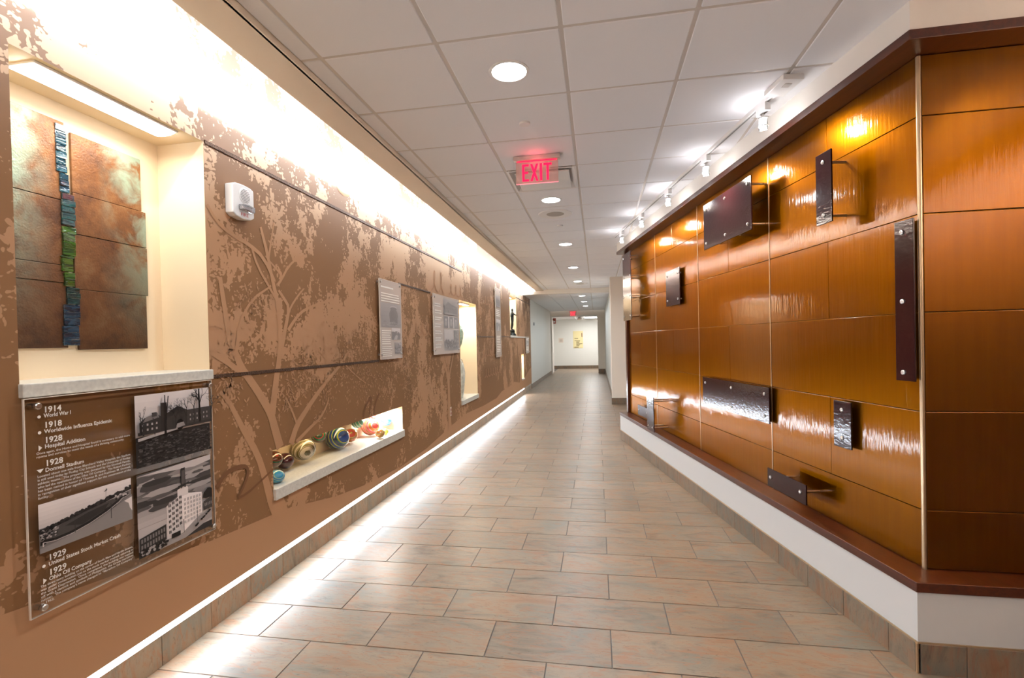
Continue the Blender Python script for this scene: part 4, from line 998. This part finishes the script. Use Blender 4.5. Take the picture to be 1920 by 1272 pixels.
for i, (c, r, cols, lb_) in enumerate(BALLS):
    t = thing('glass_ball', lb_, 'glass ball', c, 0, 'blown glass balls in the low niche')
    m_ = striped('ball_glass_%d' % i, cols, (1.2, .8, 1.5, 1.0, 1.1)[i % 5], (rnd.uniform(0, 2), rnd.uniform(-.6, .6), rnd.uniform(0, 2)))
    prof = [(max(.0005, r*math.sin(PI*k/14)), r*(-math.cos(PI*k/14))*(.93 if i != 12 else .8)) for k in range(15)]
    q_ = MB(); q_.lathe(prof, seg=24, cap=False); q_.build('globe', m_, t, smooth=True)
    if i == 11:
        q_ = MB(); q_.lathe([(.018, 0), (.014, .004), (.001, .006)], axis='x', c=(r*.80, -.012, -.005), seg=14)
        q_.lathe([(.018, 0), (.016, -.02)], axis='x', c=(r*.80, -.012, -.005), seg=14); q_.build('green_spot', mat('green_spot', (.45, .70, .10), .2), t)
    if c[2]-r*.93 > .61:                                    # peg holding it to the niche back
        q_ = MB(); q_.lathe([(.006, NB-c[0]), (.006, -r*.9)], axis='x', seg=8); q_.build('wall_peg', M_METAL, t)
t = thing('niche_lamp', 'slim hidden lamp strip in the top right of the ball niche', 'lamp', (-2.22, 4.72, .848))
q_ = MB(); q_.box(-.02, .02, -.2, .2, -.012, 0); q_.build('housing', M_WPLAST, t)
q_ = MB(); q_.box(-.015, .015, -.19, .19, -.015, -.012); q_.build('diffuser', M_LAMP2, t)
area('ball_niche_beam', (-2.22, 4.72, .83), (0, 0, -1), .03, .4, 3.2, (1, .97, .92))
area('ball_niche_beam', (-2.22, 3.5, .835), (0, 0, -1), .03, 1.2, .5, (1, .72, .36))

# ================================================================== NICHE 3 - 5
def blobform(profs, name, m_, parent, loc, sq=(1, 1), seg=20):
    q_ = MB(); q_.lathe(profs, seg=seg, cap=True); q_.v = [(x*sq[0], y*sq[1], z) for x, y, z in q_.v]
    return q_.build(name, m_, parent, smooth=True, loc=loc)
M_PALE = mat('pale_glass', (.62, .62, .52), .12, coat=1, var=.25, vscale=14, bump=.4, bscale=30)
M_MINT = mat('mint_glass', (.40, .52, .40), .12, coat=1, var=.35, vscale=18, bump=.4, bscale=30)
t = thing('glass_vessel', 'pale glass vessel with looping wire in the tall niche', 'sculpture', (-2.21, 7.66, .62))
blobform([(.07, 0), (.09, .05), (.12, .25), (.13, .42), (.10, .55), (.05, .62), (.045, .64)], 'vessel', M_PALE, t, (0, 0, 0), (.7, 1.1))
q_ = MB()
for k in range(24):
    a = 2*PI*k/24; q_.lathe([(.003, -.006), (.003, .006)], c=(.01+.04*math.cos(a)*.3, .10+.05*math.cos(a), .56+.06*math.sin(a)), seg=6)
q_.build('wire_loop', M_REVEAL, t)
t = thing('glass_pod', 'mint green glass pod hanging in the upper tall niche', 'sculpture', (-2.21, 7.70, 1.44))
blobform([(.01, 0), (.05, .05), (.09, .16), (.10, .24), (.07, .33), (.02, .38)], 'pod', M_MINT, t, (0, 0, 0), (.7, 1.2))
q_ = MB(); q_.lathe([(.002, .37), (.002, .715)], seg=6); q_.build('hanging_wire', M_METAL, t)
def niche_lamp(y, z, w, p, label):
    t = thing('niche_lamp', label, 'lamp', (-2.22, y, z))
    q_ = MB(); q_.box(-.05, .05, -w/2, w/2, -.02, 0); q_.build('housing', M_WPLAST, t)
    q_ = MB(); q_.box(-.04, .04, -w/2+.01, w/2-.01, -.024, -.02); q_.build('diffuser', M_LAMP2, t)
    area('niche_beam', (-2.22, y, z-.035), (0, 0, -1), .08, w, p, (1, .93, .80))
niche_lamp(8.0, 2.186, .5, 5, 'lamp strip in the top of the tall niche')
niche_lamp(12.24, 2.675, .7, 3.5, 'lamp strip in the top of the statue niche')
niche_lamp(13.69, 1.16, .3, 2, 'short lamp strip in the top of the far slot niche')
# bronze statue
M_BRONZE = mat('dark_bronze', (.022, .028, .03), .22, metal=.7, var=.4, vscale=30)
t = thing('bronze_statue', 'dark bronze figure with one outstretched arm in the far niche', 'statue', (-2.13, 12.38, 1.675))
def skin(name, verts, edges, radii, parent, m_, root=0, lev=2):
    me = bpy.data.meshes.new(name); me.from_pydata(verts, edges, []); o = bpy.data.objects.new(name, me); COL.objects.link(o)
    md = o.modifiers.new('skin', 'SKIN'); md.use_smooth_shade = True
    for i, r_ in enumerate(radii): me.skin_vertices[0].data[i].radius = (r_, r_)
    me.skin_vertices[0].data[root].use_root = True
    s_ = o.modifiers.new('sub', 'SUBSURF'); s_.levels = lev; s_.render_levels = lev
    me.materials.append(m_); o.parent = parent; return o
V_ = [(0, 0, .40), (0, 0, .48), (0, 0, .56), (.0, 0, .615), (.005, 0, .655), (.005, 0, .70),
      (-.01, -.05, .575), (-.02, -.085, .50), (0, -.075, .43), (.01, .05, .575), (.04, .11, .545), (.07, .18, .535), (.075, .215, .54),
      (0, -.03, .37), (.01, -.035, .27), (-.01, -.035, .17), (.02, -.035, .155), (0, .03, .37), (-.03, .05, .28), (-.04, .03, .18), (-.01, .035, .16)]
E_ = [(0, 1), (1, 2), (2, 3), (3, 4), (4, 5), (2, 6), (6, 7), (7, 8), (2, 9), (9, 10), (10, 11), (11, 12), (0, 13), (13, 14), (14, 15), (15, 16), (0, 17), (17, 18), (18, 19), (19, 20)]
RR_ = [.045, .042, .055, .022, .036, .026, .028, .021, .014, .028, .02, .013, .012, .036, .026, .016, .014, .036, .026, .016, .014]
skin('figure', V_, E_, RR_, t, M_BRONZE)
q_ = MB(); q_.lathe([(.10, 0), (.11, .02), (.085, .05), (.06, .08), (.07, .12), (.045, .16), (.002, .165)], seg=11); q_.v = [(x*rnd.uniform(.85, 1.1), y*rnd.uniform(.85, 1.1), z) for x, y, z in q_.v]
q_.build('rock_base', M_BRONZE, t)

# ================================================================== FAR END DETAILS
t = thing('directory_sign', 'tall cream directory sign with a large number 1 on the far wall', 'sign', (-.99, 26.5, 1.10))
q_ = MB(); q_.box(-.262, .262, -.02, -.001, 0, .92); q_.build('board', mat('cream_board', (.78, .68, .36), .5), t, bevel=.004)
text('1', .30, mat('maroon_print', (.20, .05, .03), .5), t, (.13, -.0215, .60), ROT_F, bold=.004)
q_ = MB()
for (x0, x1, z) in ((-.19, .0, .52), (-.19, .1, .40), (-.1, .08, .34), (-.1, .06, .29), (-.1, .22, .23), (-.1, .1, .18), (-.1, .06, .12), (-.2, .02, .05)): q_.quad((x0, -.0212, z-.012), (x1, -.0212, z-.012), (x1, -.0212, z+.012), (x0, -.0212, z+.012))
q_.build('text_print', M_REVEAL, t)
t = thing('wall_notice', 'small pale notice left of the directory sign', 'notice', (-1.91, 26.5, 1.41))
q_ = MB(); q_.box(-.13, .13, -.012, -.001, 0, .25); q_.build('plate', mat('pale_notice', (.70, .62, .54), .5), t)
q_ = MB(); [q_.quad((-.08, -.0125, .05+.04*k), (.08, -.0125, .05+.04*k), (.08, -.0125, .06+.04*k), (-.08, -.0125, .06+.04*k)) for k in range(4)]; q_.build('text_print', M_REVEAL, t)
t = thing('dome_mirror', 'convex half dome mirror hanging under the far ceiling', 'mirror', (-.79, 23.2, 2.66))
q_ = MB(); q_.lathe([(.235*math.sin(PI/2*k/8) if k else .001, -.20*math.cos(PI/2*k/8)) for k in range(9)], seg=28, cap=False); q_.build('dome', mat('mirror_dome', (.85, .86, .88), .05, metal=1), t, smooth=True)
q_ = MB(); q_.lathe([(.235, -.012), (.245, -.006), (.245, 0)], seg=28, cap=False); q_.build('rim', M_WPLAST, t)
t = thing('fluorescent_panel', 'white fluorescent ceiling panel in the far lobby', 'ceiling light', (-.28, 24.6, 2.66))
q_ = MB(); q_.box(-.32, .32, -.65, .65, -.02, 0); q_.build('frame', M_WPLAST, t)
q_ = MB(); q_.box(-.29, .29, -.62, .62, -.024, -.02); q_.build('diffuser', M_LAMP, t)
area('lobby_light', (-.28, 24.6, 2.62), (0, 0, -1), .6, 1.2, 9, (.95, .97, 1))
t = thing('fire_alarm', 'small red alarm box on the left of the far opening', 'fire alarm', (-2.07, 23.9, 2.36))
q_ = MB(); q_.box(-.02, .12, -.09, .09, 0, .26); q_.build('housing', mat('alarm_red', (.30, .07, .05), .4), t, bevel=.01)
q_ = MB(); q_.box(.01, .09, -.10, -.088, .05, .12); q_.build('strobe', M_WPLAST, t)
t = thing('wall_sensor', 'tiny grey sensor on the far white corridor wall', 'sensor', (XW, 16.3, 2.05))
q_ = MB(); q_.box(0, .03, -.035, .035, 0, .10); q_.build('case', M_GREYPL, t, bevel=.005)
bpy.context.view_layer.update()
